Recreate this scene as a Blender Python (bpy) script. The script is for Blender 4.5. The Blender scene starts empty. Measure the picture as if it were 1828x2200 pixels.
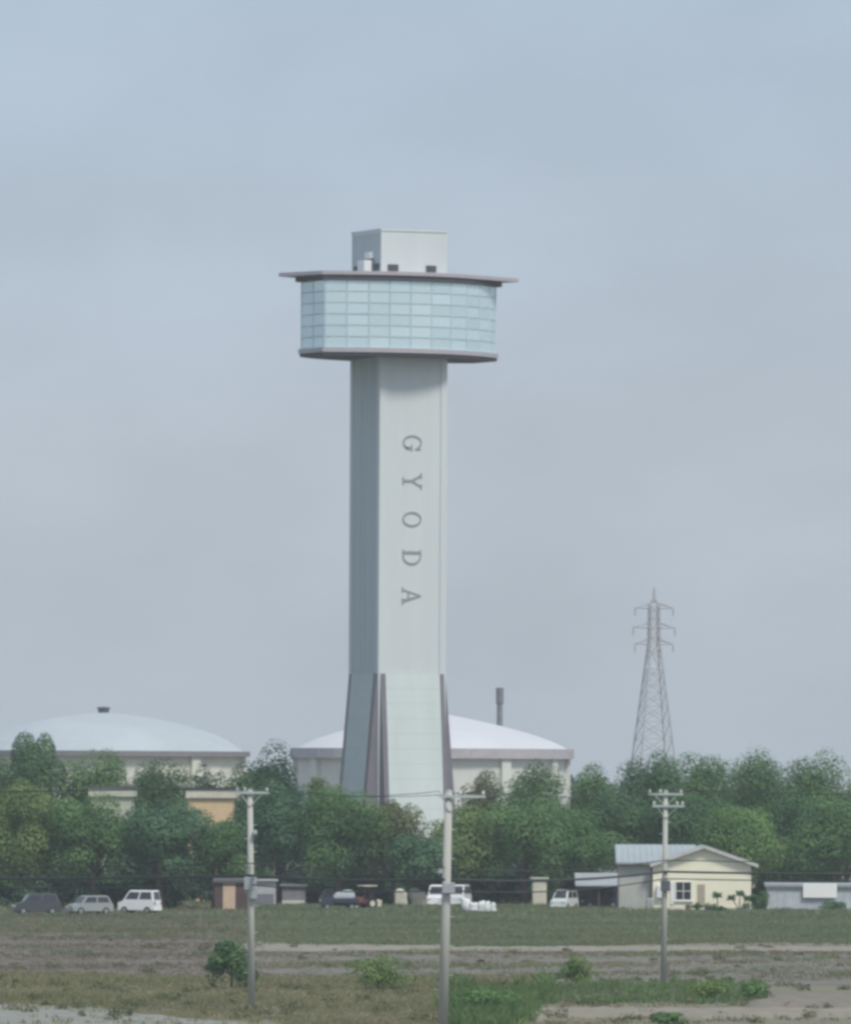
import bpy, bmesh, math, random
import numpy as np
from mathutils import Vector, Matrix, Euler

# ------------------------------------------------------------------ camera, sky, sun, exposure
SC = bpy.context.scene
COL = SC.collection
F, CX, CY, CAMZ = 18000.0, 914.0, 1657.0, 12.0        # focal length and horizon point in photo pixels, eye height in metres
ROLL = math.radians(0.3)
CA, SA = math.cos(ROLL), math.sin(ROLL)

cam = bpy.data.cameras.new('camera')
cam.sensor_fit = 'HORIZONTAL'; cam.sensor_width = 36.0
cam.lens = 36.0 * F / 1828.0
cam.shift_y = (CY - 1100.0) / 1828.0
cam.clip_start = 1.0; cam.clip_end = 20000.0
camo = bpy.data.objects.new('camera', cam); COL.objects.link(camo)
camo.matrix_world = Matrix.Translation((0, 0, CAMZ)) @ Matrix.Rotation(math.radians(90), 4, 'X') @ Matrix.Rotation(ROLL, 4, 'Z')
SC.camera = camo

SUN_EL, SUN_AZ = math.radians(55), math.radians(145)   # azimuth clockwise from the view direction (+Y): behind the camera, to the right
w = bpy.data.worlds.new('World'); SC.world = w; w.use_nodes = True
nt = w.node_tree; nt.nodes.clear()
out = nt.nodes.new('ShaderNodeOutputWorld'); bg = nt.nodes.new('ShaderNodeBackground')
sky = nt.nodes.new('ShaderNodeTexSky'); sky.sky_type = 'NISHITA'; sky.sun_disc = False
sky.sun_elevation = SUN_EL; sky.sun_rotation = SUN_AZ
sky.air_density = 1.0; sky.dust_density = 4.0; sky.ozone_density = 1.5; sky.altitude = 20
tc = nt.nodes.new('ShaderNodeTexCoord'); mp = nt.nodes.new('ShaderNodeMapping')
mp.inputs['Scale'].default_value = (7, 7, 12)
nz = nt.nodes.new('ShaderNodeTexNoise'); nz.inputs['Scale'].default_value = 1.6; nz.inputs['Detail'].default_value = 5; nz.inputs['Roughness'].default_value = 0.5
rp = nt.nodes.new('ShaderNodeMapRange'); rp.inputs['From Min'].default_value = 0.3; rp.inputs['From Max'].default_value = 0.7
rp.inputs['To Min'].default_value = 0.70; rp.inputs['To Max'].default_value = 0.88
mx = nt.nodes.new('ShaderNodeMix'); mx.data_type = 'RGBA'
sep = nt.nodes.new('ShaderNodeSeparateXYZ'); el = nt.nodes.new('ShaderNodeMapRange'); el.interpolation_type = 'SMOOTHSTEP'
el.inputs['From Min'].default_value = 0.0; el.inputs['From Max'].default_value = 0.11
cl = nt.nodes.new('ShaderNodeMix'); cl.data_type = 'RGBA'
cl.inputs[6].default_value = (4.42, 4.88, 5.42, 1); cl.inputs[7].default_value = (3.72, 4.55, 5.65, 1)       # thin cloud sheet: greyer low down, bluer above
nz2 = nt.nodes.new('ShaderNodeTexNoise'); nz2.inputs['Scale'].default_value = 3.2; nz2.inputs['Detail'].default_value = 7; nz2.inputs['Roughness'].default_value = 0.55
br = nt.nodes.new('ShaderNodeMapRange'); br.inputs['From Min'].default_value = 0.3; br.inputs['From Max'].default_value = 0.7
br.inputs['To Min'].default_value = 0.96; br.inputs['To Max'].default_value = 1.05
ml = nt.nodes.new('ShaderNodeVectorMath'); ml.operation = 'SCALE'
LK = nt.links.new
LK(tc.outputs['Generated'], mp.inputs['Vector']); LK(mp.outputs[0], nz.inputs['Vector']); LK(mp.outputs[0], nz2.inputs['Vector'])
LK(tc.outputs['Generated'], sep.inputs[0]); LK(sep.outputs['Z'], el.inputs['Value']); LK(el.outputs[0], cl.inputs[0]); LK(cl.outputs[2], mx.inputs[7])
LK(nz.outputs['Fac'], rp.inputs['Value']); LK(rp.outputs[0], mx.inputs[0]); LK(sky.outputs[0], mx.inputs[6])
LK(nz2.outputs['Fac'], br.inputs['Value']); LK(mx.outputs[2], ml.inputs[0]); LK(br.outputs[0], ml.inputs['Scale']); LK(ml.outputs[0], bg.inputs['Color'])
bg.inputs['Strength'].default_value = 0.066
nt.links.new(bg.outputs[0], out.inputs['Surface'])

sun = bpy.data.lights.new('sun', 'SUN'); sun.energy = 1.5; sun.angle = math.radians(12); sun.color = (1.0, 0.95, 0.86)
suno = bpy.data.objects.new('sun', sun); COL.objects.link(suno)
sdir = Vector((math.sin(SUN_AZ) * math.cos(SUN_EL), math.cos(SUN_AZ) * math.cos(SUN_EL), math.sin(SUN_EL)))
suno.rotation_euler = sdir.to_track_quat('Z', 'Y').to_euler(); suno.location = (60, -60, 300)

SC.view_settings.view_transform = 'Standard'; SC.view_settings.look = 'None'
SC.view_settings.exposure = 0.95; SC.view_settings.gamma = 1.0; SC.view_settings.use_curve_mapping = False
SC.cycles.filter_width = 3.2
SC.cycles.max_bounces = 6; SC.cycles.diffuse_bounces = 3; SC.cycles.glossy_bounces = 3
SC.cycles.transparent_max_bounces = 12; SC.cycles.volume_bounces = 1
SC.cycles.use_denoising = True

# ------------------------------------------------------------------ helpers
R = random.Random(7)
NP = np.random.default_rng(11)

def P(px, py, d):
    "world point at depth d seen at photo pixel (px, py)"
    sx, sy = px - CX, py - CY
    return Vector(((sx * CA + sy * SA) / F * d, d, CAMZ - (-sx * SA + sy * CA) / F * d))
def X(px, d, z=0.0):
    uy = (CAMZ - z) * F / d
    return ((px - CX) + uy * SA) / CA / F * d
def Z(py, d, px=CX):
    return P(px, py, d).z
def G(px, py):
    sx, sy = px - CX, py - CY
    uy = -sx * SA + sy * CA
    d = CAMZ * F / uy
    return Vector(((sx * CA + sy * SA) / F * d, d, 0))

MATS = {}
def mat(name, col, rough=0.7, metal=0.0, var=0.12, scale=1.5, bump=0.0, bscale=None, col2=None, spec=0.3, stretch=(1, 1, 1)):
    if name in MATS: return MATS[name]
    m = bpy.data.materials.new(name); m.use_nodes = True
    t = m.node_tree; b = t.nodes['Principled BSDF']
    b.inputs['Roughness'].default_value = rough; b.inputs['Metallic'].default_value = metal
    b.inputs['Specular IOR Level'].default_value = spec
    co = t.nodes.new('ShaderNodeTexCoord'); mpn = t.nodes.new('ShaderNodeMapping'); mpn.inputs['Scale'].default_value = stretch
    n = t.nodes.new('ShaderNodeTexNoise'); n.inputs['Scale'].default_value = scale; n.inputs['Detail'].default_value = 6; n.inputs['Roughness'].default_value = 0.65
    r = t.nodes.new('ShaderNodeMapRange'); r.inputs['From Min'].default_value = 0.3; r.inputs['From Max'].default_value = 0.7
    k = t.nodes.new('ShaderNodeMix'); k.data_type = 'RGBA'
    c2 = col2 or tuple(max(0, c * (1 - 2 * var)) for c in col)
    k.inputs[6].default_value = (*c2, 1); k.inputs[7].default_value = (*col, 1)
    L = t.links.new
    L(co.outputs['Object'], mpn.inputs['Vector']); L(mpn.outputs[0], n.inputs['Vector']); L(n.outputs['Fac'], r.inputs['Value']); L(r.outputs[0], k.inputs[0])
    L(k.outputs[2], b.inputs['Base Color'])
    if bump:
        n2 = t.nodes.new('ShaderNodeTexNoise'); n2.inputs['Scale'].default_value = bscale or scale * 6; n2.inputs['Detail'].default_value = 4
        L(mpn.outputs[0], n2.inputs['Vector'])
        bp = t.nodes.new('ShaderNodeBump'); bp.inputs['Strength'].default_value = bump; bp.inputs['Distance'].default_value = 0.05
        L(n2.outputs['Fac'], bp.inputs['Height']); L(bp.outputs[0], b.inputs['Normal'])
    MATS[name] = m
    return m

def leafmat(name, ca, cb, transl=0.3, rough=0.6, tip=None):
    "leaf colour runs between ca and cb by a per-leaf tint value and a soft noise"
    m = bpy.data.materials.new(name); m.use_nodes = True
    t = m.node_tree; b = t.nodes['Principled BSDF']; o = t.nodes['Material Output']
    b.inputs['Roughness'].default_value = rough; b.inputs['Specular IOR Level'].default_value = 0.25
    at = t.nodes.new('ShaderNodeAttribute'); at.attribute_name = 'tint'
    k = t.nodes.new('ShaderNodeMix'); k.data_type = 'RGBA'
    k.inputs[6].default_value = (*ca, 1); k.inputs[7].default_value = (*cb, 1)
    tr = t.nodes.new('ShaderNodeBsdfTranslucent'); ms = t.nodes.new('ShaderNodeMixShader'); ms.inputs[0].default_value = transl
    L = t.links.new
    L(at.outputs['Fac'], k.inputs[0]); L(k.outputs[2], b.inputs['Base Color']); L(k.outputs[2], tr.inputs['Color'])
    L(b.outputs[0], ms.inputs[1]); L(tr.outputs[0], ms.inputs[2]); L(ms.outputs[0], o.inputs['Surface'])
    return m

def tag(o, label=None, cat=None, group=None, kind=None):
    if label: o['label'] = label
    if cat: o['category'] = cat
    if group: o['group'] = group
    if kind: o['kind'] = kind
    return o
def empty(name, loc=(0, 0, 0), rz=0.0, label=None, cat=None, group=None):
    o = bpy.data.objects.new(name, None); COL.objects.link(o)
    o.location = loc; o.rotation_euler = (0, 0, rz); o.empty_display_size = 0.5
    return tag(o, label, cat, group)
def link(name, me, material, parent=None):
    o = bpy.data.objects.new(name, me); COL.objects.link(o)
    if material is not None and not me.materials: me.materials.append(material)
    if parent is not None: o.parent = parent
    return o

class MB:
    def __init__(s): s.bm = bmesh.new()
    def _face(s, vs):
        try: s.bm.faces.new(vs)
        except ValueError: pass
    def hexa(s, b, t):
        "bottom loop b and top loop t, both counter-clockwise seen from above"
        vb = [s.bm.verts.new(p) for p in b]; vt = [s.bm.verts.new(p) for p in t]; n = len(b)
        s._face(vb[::-1]); s._face(vt)
        for i in range(n): s._face([vb[i], vb[(i + 1) % n], vt[(i + 1) % n], vt[i]])
        return s
    def box(s, x0, x1, y0, y1, z0, z1):
        q = [(x0, y0), (x1, y0), (x1, y1), (x0, y1)]
        return s.hexa([(x, y, z0) for x, y in q], [(x, y, z1) for x, y in q])
    def slab(s, poly, z0, z1):
        return s.hexa([(p[0], p[1], z0) for p in poly], [(p[0], p[1], z1) for p in poly])
    def prism(s, poly, axis, a, b):
        "2-D outline extruded along x, y or z from a to b"
        def at(p, k):
            if axis == 'x': return (k, p[0], p[1])
            if axis == 'y': return (p[0], k, p[1])
            return (p[0], p[1], k)
        s.hexa([at(p, a) for p in poly], [at(p, b) for p in poly])
        bmesh.ops.recalc_face_normals(s.bm, faces=s.bm.faces[:])
        return s
    def tube(s, p0, p1, r0, r1=None, n=8):
        r1 = r0 if r1 is None else r1
        p0, p1 = Vector(p0), Vector(p1); d = (p1 - p0).normalized()
        a = d.orthogonal().normalized(); c = d.cross(a)
        ring = lambda p, r: [p + (a * math.cos(2 * math.pi * i / n) + c * math.sin(2 * math.pi * i / n)) * r for i in range(n)]
        return s.hexa(ring(p0, r0), ring(p1, r1))
    def path(s, pts, rad, n=6):
        rings = []
        for i, p in enumerate(pts):
            p = Vector(p); d = (Vector(pts[min(i + 1, len(pts) - 1)]) - Vector(pts[max(i - 1, 0)])).normalized()
            a = d.cross(Vector((0, 0, 1))).normalized() if abs(d.z) < 0.95 else Vector((1, 0, 0)); c = a.cross(d)
            r = rad[i] if hasattr(rad, '__len__') else rad
            rings.append([s.bm.verts.new(p + (a * math.cos(2 * math.pi * k / n) + c * math.sin(2 * math.pi * k / n)) * r) for k in range(n)])
        for A, B in zip(rings, rings[1:]):
            for k in range(n): s._face([A[k], A[(k + 1) % n], B[(k + 1) % n], B[k]])
        s._face(rings[0][::-1]); s._face(rings[-1])
        bmesh.ops.recalc_face_normals(s.bm, faces=s.bm.faces[:])
        return s
    def lathe(s, prof, n=32, c=(0, 0)):
        rings = []
        for r, z in prof:
            if r < 1e-5: rings.append([s.bm.verts.new((c[0], c[1], z))])
            else: rings.append([s.bm.verts.new((c[0] + r * math.cos(2 * math.pi * k / n), c[1] + r * math.sin(2 * math.pi * k / n), z)) for k in range(n)])
        for A, B in zip(rings, rings[1:]):
            for k in range(n):
                if len(A) == 1 and len(B) == 1: continue
                if len(A) == 1: s._face([A[0], B[k], B[(k + 1) % n]])
                elif len(B) == 1: s._face([A[k], A[(k + 1) % n], B[0]])
                else: s._face([A[k], A[(k + 1) % n], B[(k + 1) % n], B[k]])
        bmesh.ops.recalc_face_normals(s.bm, faces=s.bm.faces[:])
        return s
    def quad(s, a, b, c, d):
        s._face([s.bm.verts.new(p) for p in (a, b, c, d)]); return s
    def ball(s, c, r, sub=2):
        m = Matrix.Translation(c) @ Matrix.Diagonal((*(r if hasattr(r, '__len__') else (r, r, r)), 1))
        bmesh.ops.create_icosphere(s.bm, subdivisions=sub, radius=1, matrix=m); return s
    def bevel(s, wd, seg=1):
        bmesh.ops.bevel(s.bm, geom=s.bm.edges[:], offset=wd, segments=seg, affect='EDGES', clamp_overlap=True); return s
    def mesh(s, name, smooth=False):
        me = bpy.data.meshes.new(name); s.bm.to_mesh(me); s.bm.free()
        if smooth:
            for p in me.polygons: p.use_smooth = True
        return me
    def build(s, name, m, parent=None, smooth=False):
        return link(name, s.mesh(name, smooth), m, parent)

def quads_mesh(name, V, tint, nper=4):
    "numpy vertices (k*nper, 3) -> mesh of separate polygons with a tint value on every vertex"
    me = bpy.data.meshes.new(name); nv = len(V); nf = nv // nper
    me.vertices.add(nv); me.vertices.foreach_set('co', np.ascontiguousarray(V, dtype=np.float32).ravel())
    me.loops.add(nv); me.loops.foreach_set('vertex_index', np.arange(nv, dtype=np.int32))
    me.polygons.add(nf); me.polygons.foreach_set('loop_start', np.arange(0, nv, nper, dtype=np.int32))
    me.polygons.foreach_set('loop_total', np.full(nf, nper, dtype=np.int32))
    a = me.attributes.new('tint', 'FLOAT', 'POINT'); a.data.foreach_set('value', np.repeat(tint, nper).astype(np.float32))
    me.update(calc_edges=True); me.validate()
    return me

def unit(v): return v / np.maximum(np.linalg.norm(v, axis=1, keepdims=True), 1e-9)

def leaf_cloud(C, N, S, rng, tint, name):
    "one small folded-looking pointed quad per leaf"
    T = unit(np.cross(N, rng.normal(size=N.shape))); B = np.cross(N, T)
    h = (S * 0.5)[:, None]
    V = np.stack([C - T * h, C + B * h * 0.62 + N * h * 0.15, C + T * h, C - B * h * 0.62 + N * h * 0.15], axis=1).reshape(-1, 3)
    return quads_mesh(name, V, tint)

def crown_points(rng, rx, ry, zb, zt, nl, n_leaf, lobe=(0.30, 0.48)):
    "leaf positions on the shells of many overlapping lobes that fill an uneven crown"
    rz = (zt - zb) / 2; cz = (zt + zb) / 2
    d = unit(rng.normal(size=(nl, 3))); d[:, 2] = np.where(d[:, 2] < -0.55, -d[:, 2], d[:, 2])
    rr = rng.uniform(0.35, 0.82, size=(nl, 1))
    c = d * rr
    r = rng.uniform(*lobe, size=nl)
    share = r ** 2 / (r ** 2).sum()
    idx = rng.choice(nl, size=n_leaf, p=share)
    dd = unit(rng.normal(size=(n_leaf, 3))); dd[:, 2] = np.abs(dd[:, 2]) * np.where(rng.random(n_leaf) < 0.72, 1, -1)
    k = np.where(rng.random((n_leaf, 1)) < 0.78, rng.uniform(0.86, 1.04, (n_leaf, 1)), rng.uniform(0.45, 0.9, (n_leaf, 1)))
    stray = rng.random((n_leaf, 1)) < 0.03
    k = np.where(stray, k * 1.13, k)
    pts = c[idx] + dd * r[idx][:, None] * k
    lo, hi = np.percentile(pts[:, 2], [0.5, 99.3])
    pts[:, 2] = (pts[:, 2] - lo) / (hi - lo) * 2 - 1
    for a in (0, 1):
        q = np.percentile(np.abs(pts[:, a]), 98.5); pts[:, a] /= q
    N = unit(dd + rng.normal(size=dd.shape) * 0.20 + np.array([0, 0, 0.12]))
    lobe_t = rng.normal(0, 0.24, size=nl)
    tint = np.clip(0.5 + lobe_t[idx] + rng.normal(0, 0.09, size=n_leaf), 0, 1)
    W = pts * np.array([rx, ry, rz]) + np.array([0, 0, cz])
    return W, N, tint, c * np.array([rx, ry, rz]) + np.array([0, 0, cz])

BARK = mat('bark', (0.11, 0.085, 0.065), 0.9, var=0.25, scale=4, bump=0.4)
def trunk_mesh(rng, h_split, top, rad, anchors, name='trunk'):
    mb = MB()
    lean = rng.normal(0, 0.12, size=2)
    pts = [(0, 0, -0.15), (lean[0] * 0.3, lean[1] * 0.3, h_split * 0.5), (lean[0], lean[1], h_split), (lean[0] * 1.6, lean[1] * 1.6, top * 0.8)]
    mb.path(pts, [rad * 1.35, rad, rad * 0.8, rad * 0.25], 8)
    for a in anchors:
        m = Vector((lean[0], lean[1], h_split)); e = Vector(a)
        mid = m.lerp(e, 0.5) + Vector((0, 0, 0.12 * (e - m).length))
        mb.path([m, mid, e], [rad * 0.5, rad * 0.32, rad * 0.1], 6)
    return mb.mesh(name, True)

LEAF = {
    'deep': leafmat('leaf_deep_green', (0.048, 0.115, 0.046), (0.115, 0.224, 0.086), 0.30),
    'mid': leafmat('leaf_mid_green', (0.067, 0.152, 0.053), (0.159, 0.282, 0.098), 0.33),
    'light': leafmat('leaf_light_green', (0.098, 0.198, 0.057), (0.213, 0.345, 0.115), 0.35),
    'olive': leafmat('leaf_olive_green', (0.103, 0.184, 0.055), (0.218, 0.305, 0.103), 0.33),
    'russet': leafmat('leaf_russet_green', (0.098, 0.138, 0.057), (0.201, 0.218, 0.109), 0.30),
    'dark': leafmat('leaf_shade_dark_green', (0.025, 0.060, 0.034), (0.060, 0.113, 0.057), 0.2),  # green darkened to paint the shade under and deep behind the crowns
    'teal': leafmat('leaf_blue_green', (0.051, 0.129, 0.064), (0.115, 0.221, 0.113), 0.30),
}
def tree(cx, topy, hw, d, leaf, label, cat='tree', zb=2.1, group=None, name='broadleaf_tree', seed=0, nl=None, dens=1.0, depth=0.85, lobe=(0.26, 0.46), ls=1.0):
    rng = np.random.default_rng(1000 + seed)
    zt = Z(topy, d, cx); rx = hw / F * d; ry = rx * depth
    x = X(cx, d, zt * 0.5)
    root = empty(name, (x, d, 0), 0, label, cat, group)
    area = 4 * math.pi * ((rx * ry) ** 0.8 + 2 * (rx * (zt - zb) / 2) ** 0.8) / 3
    n = int(np.clip(area * 112 * dens, 900, 34000))
    nl = nl or int(np.clip(14 + rx * (zt - zb) * 0.6, 16, 56))
    W, N, t, c = crown_points(rng, rx, ry, zb, zt, nl, n, lobe)
    S = rng.uniform(0.19, 0.38, size=n) * ls
    link('crown', leaf_cloud(W, N, S, rng, t, 'crown'), LEAF[leaf], root)
    pick = c[rng.choice(len(c), size=min(6, len(c)), replace=False)]
    link('trunk', trunk_mesh(rng, zb + 0.25, zt, 0.055 * rx + 0.10, [tuple(p) for p in pick]), BARK, root)
    return root

# ------------------------------------------------------------------ ground and fields
GROUND = mat('ground_soil_grass', (0.19, 0.185, 0.125), 0.95, var=0.2, scale=0.15, col2=(0.15, 0.14, 0.105), bump=0.3, bscale=2.0)
ground = MB().quad((-2600, -250, 0), (2600, -250, 0), (2600, 6200, 0), (-2600, 6200, 0)).build('ground', GROUND)
tag(ground, kind='structure')

def strip(name, pts, z, m, jitter=0.6, seed=0):
    "a sheet of ground with a ragged outline; corners given as photo pixels on the ground plane"
    rng = random.Random(seed)
    P0 = [G(*p) for p in pts]; loop = []
    for a, b in zip(P0, P0[1:] + P0[:1]):
        n = max(2, int((b - a).length / 2.5))
        for i in range(n):
            q = a.lerp(b, i / n); loop.append((q.x + rng.uniform(-1, 1) * jitter, q.y + rng.uniform(-1, 1) * jitter * 2.5))
    bm = bmesh.new(); vs = [bm.verts.new((x, y, z)) for x, y in loop]
    f = bm.faces.new(vs); f.normal_update()
    if f.normal.z < 0: f.normal_flip()
    bmesh.ops.triangulate(bm, faces=[f])
    me = bpy.data.meshes.new(name); bm.to_mesh(me); bm.free()
    return tag(link(name, me, m), kind='structure')

BROWN = mat('ploughed_brown_soil', (0.175, 0.152, 0.122), 0.95, scale=0.35, col2=(0.115, 0.102, 0.082), bump=0.5, bscale=3, stretch=(0.6, 0.6, 1))
GREYSOIL = mat('grey_fallow_soil', (0.185, 0.175, 0.145), 0.95, scale=0.35, col2=(0.125, 0.122, 0.100), bump=0.5, bscale=3, stretch=(0.6, 0.6, 1))
TAN = mat('dry_tan_track', (0.28, 0.255, 0.21), 0.95, scale=0.5, col2=(0.20, 0.18, 0.148), bump=0.3, bscale=4, stretch=(0.5, 0.3, 1))
PALE = mat('pale_gravel_track', (0.27, 0.275, 0.245), 0.9, scale=0.4, col2=(0.18, 0.185, 0.160), bump=0.3, bscale=5)
SAND = mat('bare_sandy_soil', (0.27, 0.245, 0.195), 0.95, scale=0.45, col2=(0.195, 0.178, 0.142), bump=0.4, bscale=4)
strip('ploughed_field', [(-260, 2100), (520, 2104), (540, 2062), (470, 2006), (-260, 2000)], 0.02, BROWN, seed=1)
strip('fallow_field', [(545, 2118), (2100, 2118), (2100, 2046), (545, 2046)], 0.02, GREYSOIL, seed=2)
strip('farm_track', [(520, 2047), (2100, 2047), (2100, 2036), (900, 2034), (560, 2026), (520, 2030)], 0.06, TAN, 0.3, seed=3)
strip('gravel_track', [(-260, 2215), (640, 2215), (330, 2183), (160, 2162), (-260, 2153)], 0.04, PALE, 0.4, seed=4)

def bank(name, ridge, width, height, m, seed):
    "a low raised bank of bare soil following ground points"
    rng = np.random.default_rng(seed); mb = MB(); prev = None
    for i, (px, py) in enumerate(ridge):
        g = G(px, py + rng.normal(0, 1.2)); row = []
        for j in range(9):
            t = j / 8 - 0.5
            hh = height * max(0, math.cos(t * math.pi)) ** 0.7 * (1 + rng.normal(0, 0.08)) - (0.05 if j in (0, 8) else 0)
            if i in (0, len(ridge) - 1): hh *= 0.25
            row.append(mb.bm.verts.new((g.x + rng.normal(0, 0.12), g.y + t * width, max(hh, -0.05))))
        if prev:
            for a in range(8): mb._face([prev[a], row[a], row[a + 1], prev[a + 1]])
        prev = row
    bmesh.ops.recalc_face_normals(mb.bm, faces=mb.bm.faces[:])
    for f in mb.bm.faces:
        if f.normal.z < 0: f.normal_flip()
    return tag(mb.build(name, m, smooth=True), kind='structure')
bank('soil_bank', [(1085 + i * 24, 2193 - min(i, 4) * 3.0) for i in range(40)], 12, 0.32, SAND, 5)
bank('earth_bank', [(1600 + i * 22, 2176 - min(i, 6) * 3.0) for i in range(22)], 16, 0.55, mat('brown_sandy_soil', (0.215, 0.19, 0.152), 0.95, scale=0.5, col2=(0.15, 0.136, 0.11), bump=0.4, bscale=4), 6)

# grass, grown as many blades; too many to count
GRASS = {
    'field_grass': leafmat('grass_dull_green', (0.130, 0.180, 0.100), (0.240, 0.275, 0.160), 0.35, 0.8),
    'dry_grass': leafmat('grass_dry_brown', (0.150, 0.132, 0.098), (0.270, 0.240, 0.178), 0.3, 0.9),
    'straw_grass': leafmat('grass_olive_straw', (0.180, 0.180, 0.090), (0.330, 0.310, 0.180), 0.35, 0.85),
    'lush_grass': leafmat('grass_fresh_green', (0.105, 0.185, 0.068), (0.200, 0.285, 0.115), 0.4, 0.7),
}
def blades(name, XY, H, per, wid, rng, tint0):
    n = len(XY); idx = np.repeat(np.arange(n), per); k = len(idx)
    base = XY[idx] + rng.normal(0, 0.16, size=(k, 2)); h = H[idx] * rng.uniform(0.5, 1.1, size=k)
    a = rng.uniform(0, 2 * np.pi, size=k); ln = rng.normal(0, 0.35, size=(k, 2)) * h[:, None]
    w_ = wid * rng.uniform(0.6, 1.3, size=k)
    side = np.stack([np.cos(a), np.sin(a)], 1) * w_[:, None]
    z0 = np.full((k, 1), -0.02)
    v0 = np.hstack([base - side, z0]); v1 = np.hstack([base + side, z0])
    v2 = np.hstack([base + ln * 0.4 + side * 0.6, (h * 0.6)[:, None]]); v3 = np.hstack([base + ln, h[:, None]])
    V = np.stack([v0, v1, v2, v3], 1).reshape(-1, 3)
    t = np.clip(tint0[idx] + rng.normal(0, 0.14, size=k), 0, 1)
    o = link(name, quads_mesh(name, V, t), GRASS[name])
    return o
def smooth_noise(x, y, seed, sc):
    r = np.random.default_rng(seed); s = np.zeros_like(x)
    for i in range(6):
        a, b = r.normal(size=2) / sc * (1.6 ** i); p = r.uniform(0, 6.28)
        s += np.sin(a * x + b * y * 0.9 + p) / (1.35 ** i)
    return s / 2.6
def grow():
    rng = np.random.default_rng(3)
    n = 172000
    d = rng.uniform(386, 760, size=n); lim = d * 0.0508 + 13
    keep = rng.random(n) < lim / lim.max(); d = d[keep]; lim = lim[keep]
    x = rng.uniform(-1, 1, size=len(d)) * lim
    uy = CAMZ * F / d; ux = x * F / d
    px = CX + ux * CA - uy * SA; py = CY + ux * SA + uy * CA
    q = smooth_noise(x, d, 1, 5.0); q2 = smooth_noise(x, d, 2, 2.2)
    wob = q * 9 + q2 * 4; pyn = py + wob; pxn = px + q2 * 22
    u = rng.random(len(d))
    u2 = rng.random(len(d)); right = pxn + 60 * (u2 - 0.5) > 560
    lush = ((pxn > 972) & (pxn < 1150) & (pyn > 2134) & (pyn < 2240) & (pyn + (pxn - 1080) * 0.62 < 2212 + 22 * u2)) | \
           ((pxn > 1170) & (pxn < 1650) & (pyn > 2100 + 26 * u) & (pyn < 2150 + 14 * u2) & (u < 0.85))
    soil_br = (pxn > 1085) & (pyn > 2160) & ~lush
    q3 = smooth_noise(x, d, 5, 9.0)
    track = right & (pyn > 2032) & (pyn < 2047)
    fallow = right & (pyn >= 2047) & (pyn < 2112)
    plough = ~right & (pyn > 2012) & (pyn < 2098)
    gravel = (pyn > 2160 + np.clip(pxn, 0, 700) * 0.07) & (pxn < 620)
    straw = (pyn >= 2098) & ~lush & ~soil_br & ~gravel & (pxn < 1180)
    fgreen = (pyn <= 2032) & right | (pyn <= 2012) & ~right
    XYa = np.stack([x, d], 1)
    near = lush & (pxn < 1180)
    h = np.where(pxn < 1180, 0.75, 0.34) * (1 + 0.4 * q2); sel = near & (u < 0.9) | (lush & (u < 0.22) & (q2 > -0.1))
    tag(blades('lush_grass', XYa[sel], np.clip(h[sel], 0.12, 1.2), 9, 0.05, rng, np.clip(0.45 + 0.3 * q[sel], 0, 1)), 'fresh green tall grass around the pole feet and along the soil bank', 'grass', kind='stuff')
    sel = fgreen & (u < np.where(right, 0.78, 0.16)) & (q2 > -0.75) | lush & (pxn > 1180) & (u > 0.3) | fallow & (q > 0.35) & (u < 0.30) | plough & (q3 > 0.45) & (u < 0.4) | straw & (q > 0.3) & (u < 0.5)
    h = np.clip(0.20 + 0.14 * q2, 0.05, 0.5) * np.where(py < 1978, 1.0 + 1.3 * np.clip(q + 0.3, 0, 1), 1.0); tag(blades('field_grass', XYa[sel], h[sel], 6, 0.055, rng, np.clip(0.45 + 0.3 * q[sel] + 0.2 * q3[sel], 0, 1)), 'dull green grass strip in front of the house and cars', 'grass', kind='stuff')
    sel = straw & (u2 < 0.62) & (q2 > -0.7) | soil_br & (q2 > 0.2) & (u < 0.10) | fallow & (q2 > 0.30) & (u < 0.30) | gravel & (q2 > 0.1) & (u < 0.10) | fgreen & (q3 < -0.45) & (u < 0.35)
    h = np.clip(0.19 + 0.14 * q, 0.04, 0.5); tag(blades('straw_grass', XYa[sel], h[sel], 7, 0.05, rng, np.clip(0.5 + 0.3 * q2[sel] + 0.2 * q3[sel], 0, 1)), 'olive and straw coloured rough grass in the foreground field', 'grass', kind='stuff')
    sel = plough & (u2 < 0.50) & (q2 > -0.6) | fallow & (u2 < 0.30) & (q > -0.4) | fgreen & (u2 > np.where(right, 0.84, 0.30)) | straw & (u2 > 0.85) | soil_br & (u2 < 0.16) & (q > -0.2) | track & (u2 < 0.05)
    h = np.clip(0.11 + 0.12 * q2, 0.03, 0.40); tag(blades('dry_grass', XYa[sel], h[sel], 6, 0.05, rng, np.clip(0.42 + 0.3 * q[sel] + 0.3 * q3[sel], 0, 1)), 'short brown dead stubble on the ploughed and fallow fields', 'stubble', kind='stuff')
grow()

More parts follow.
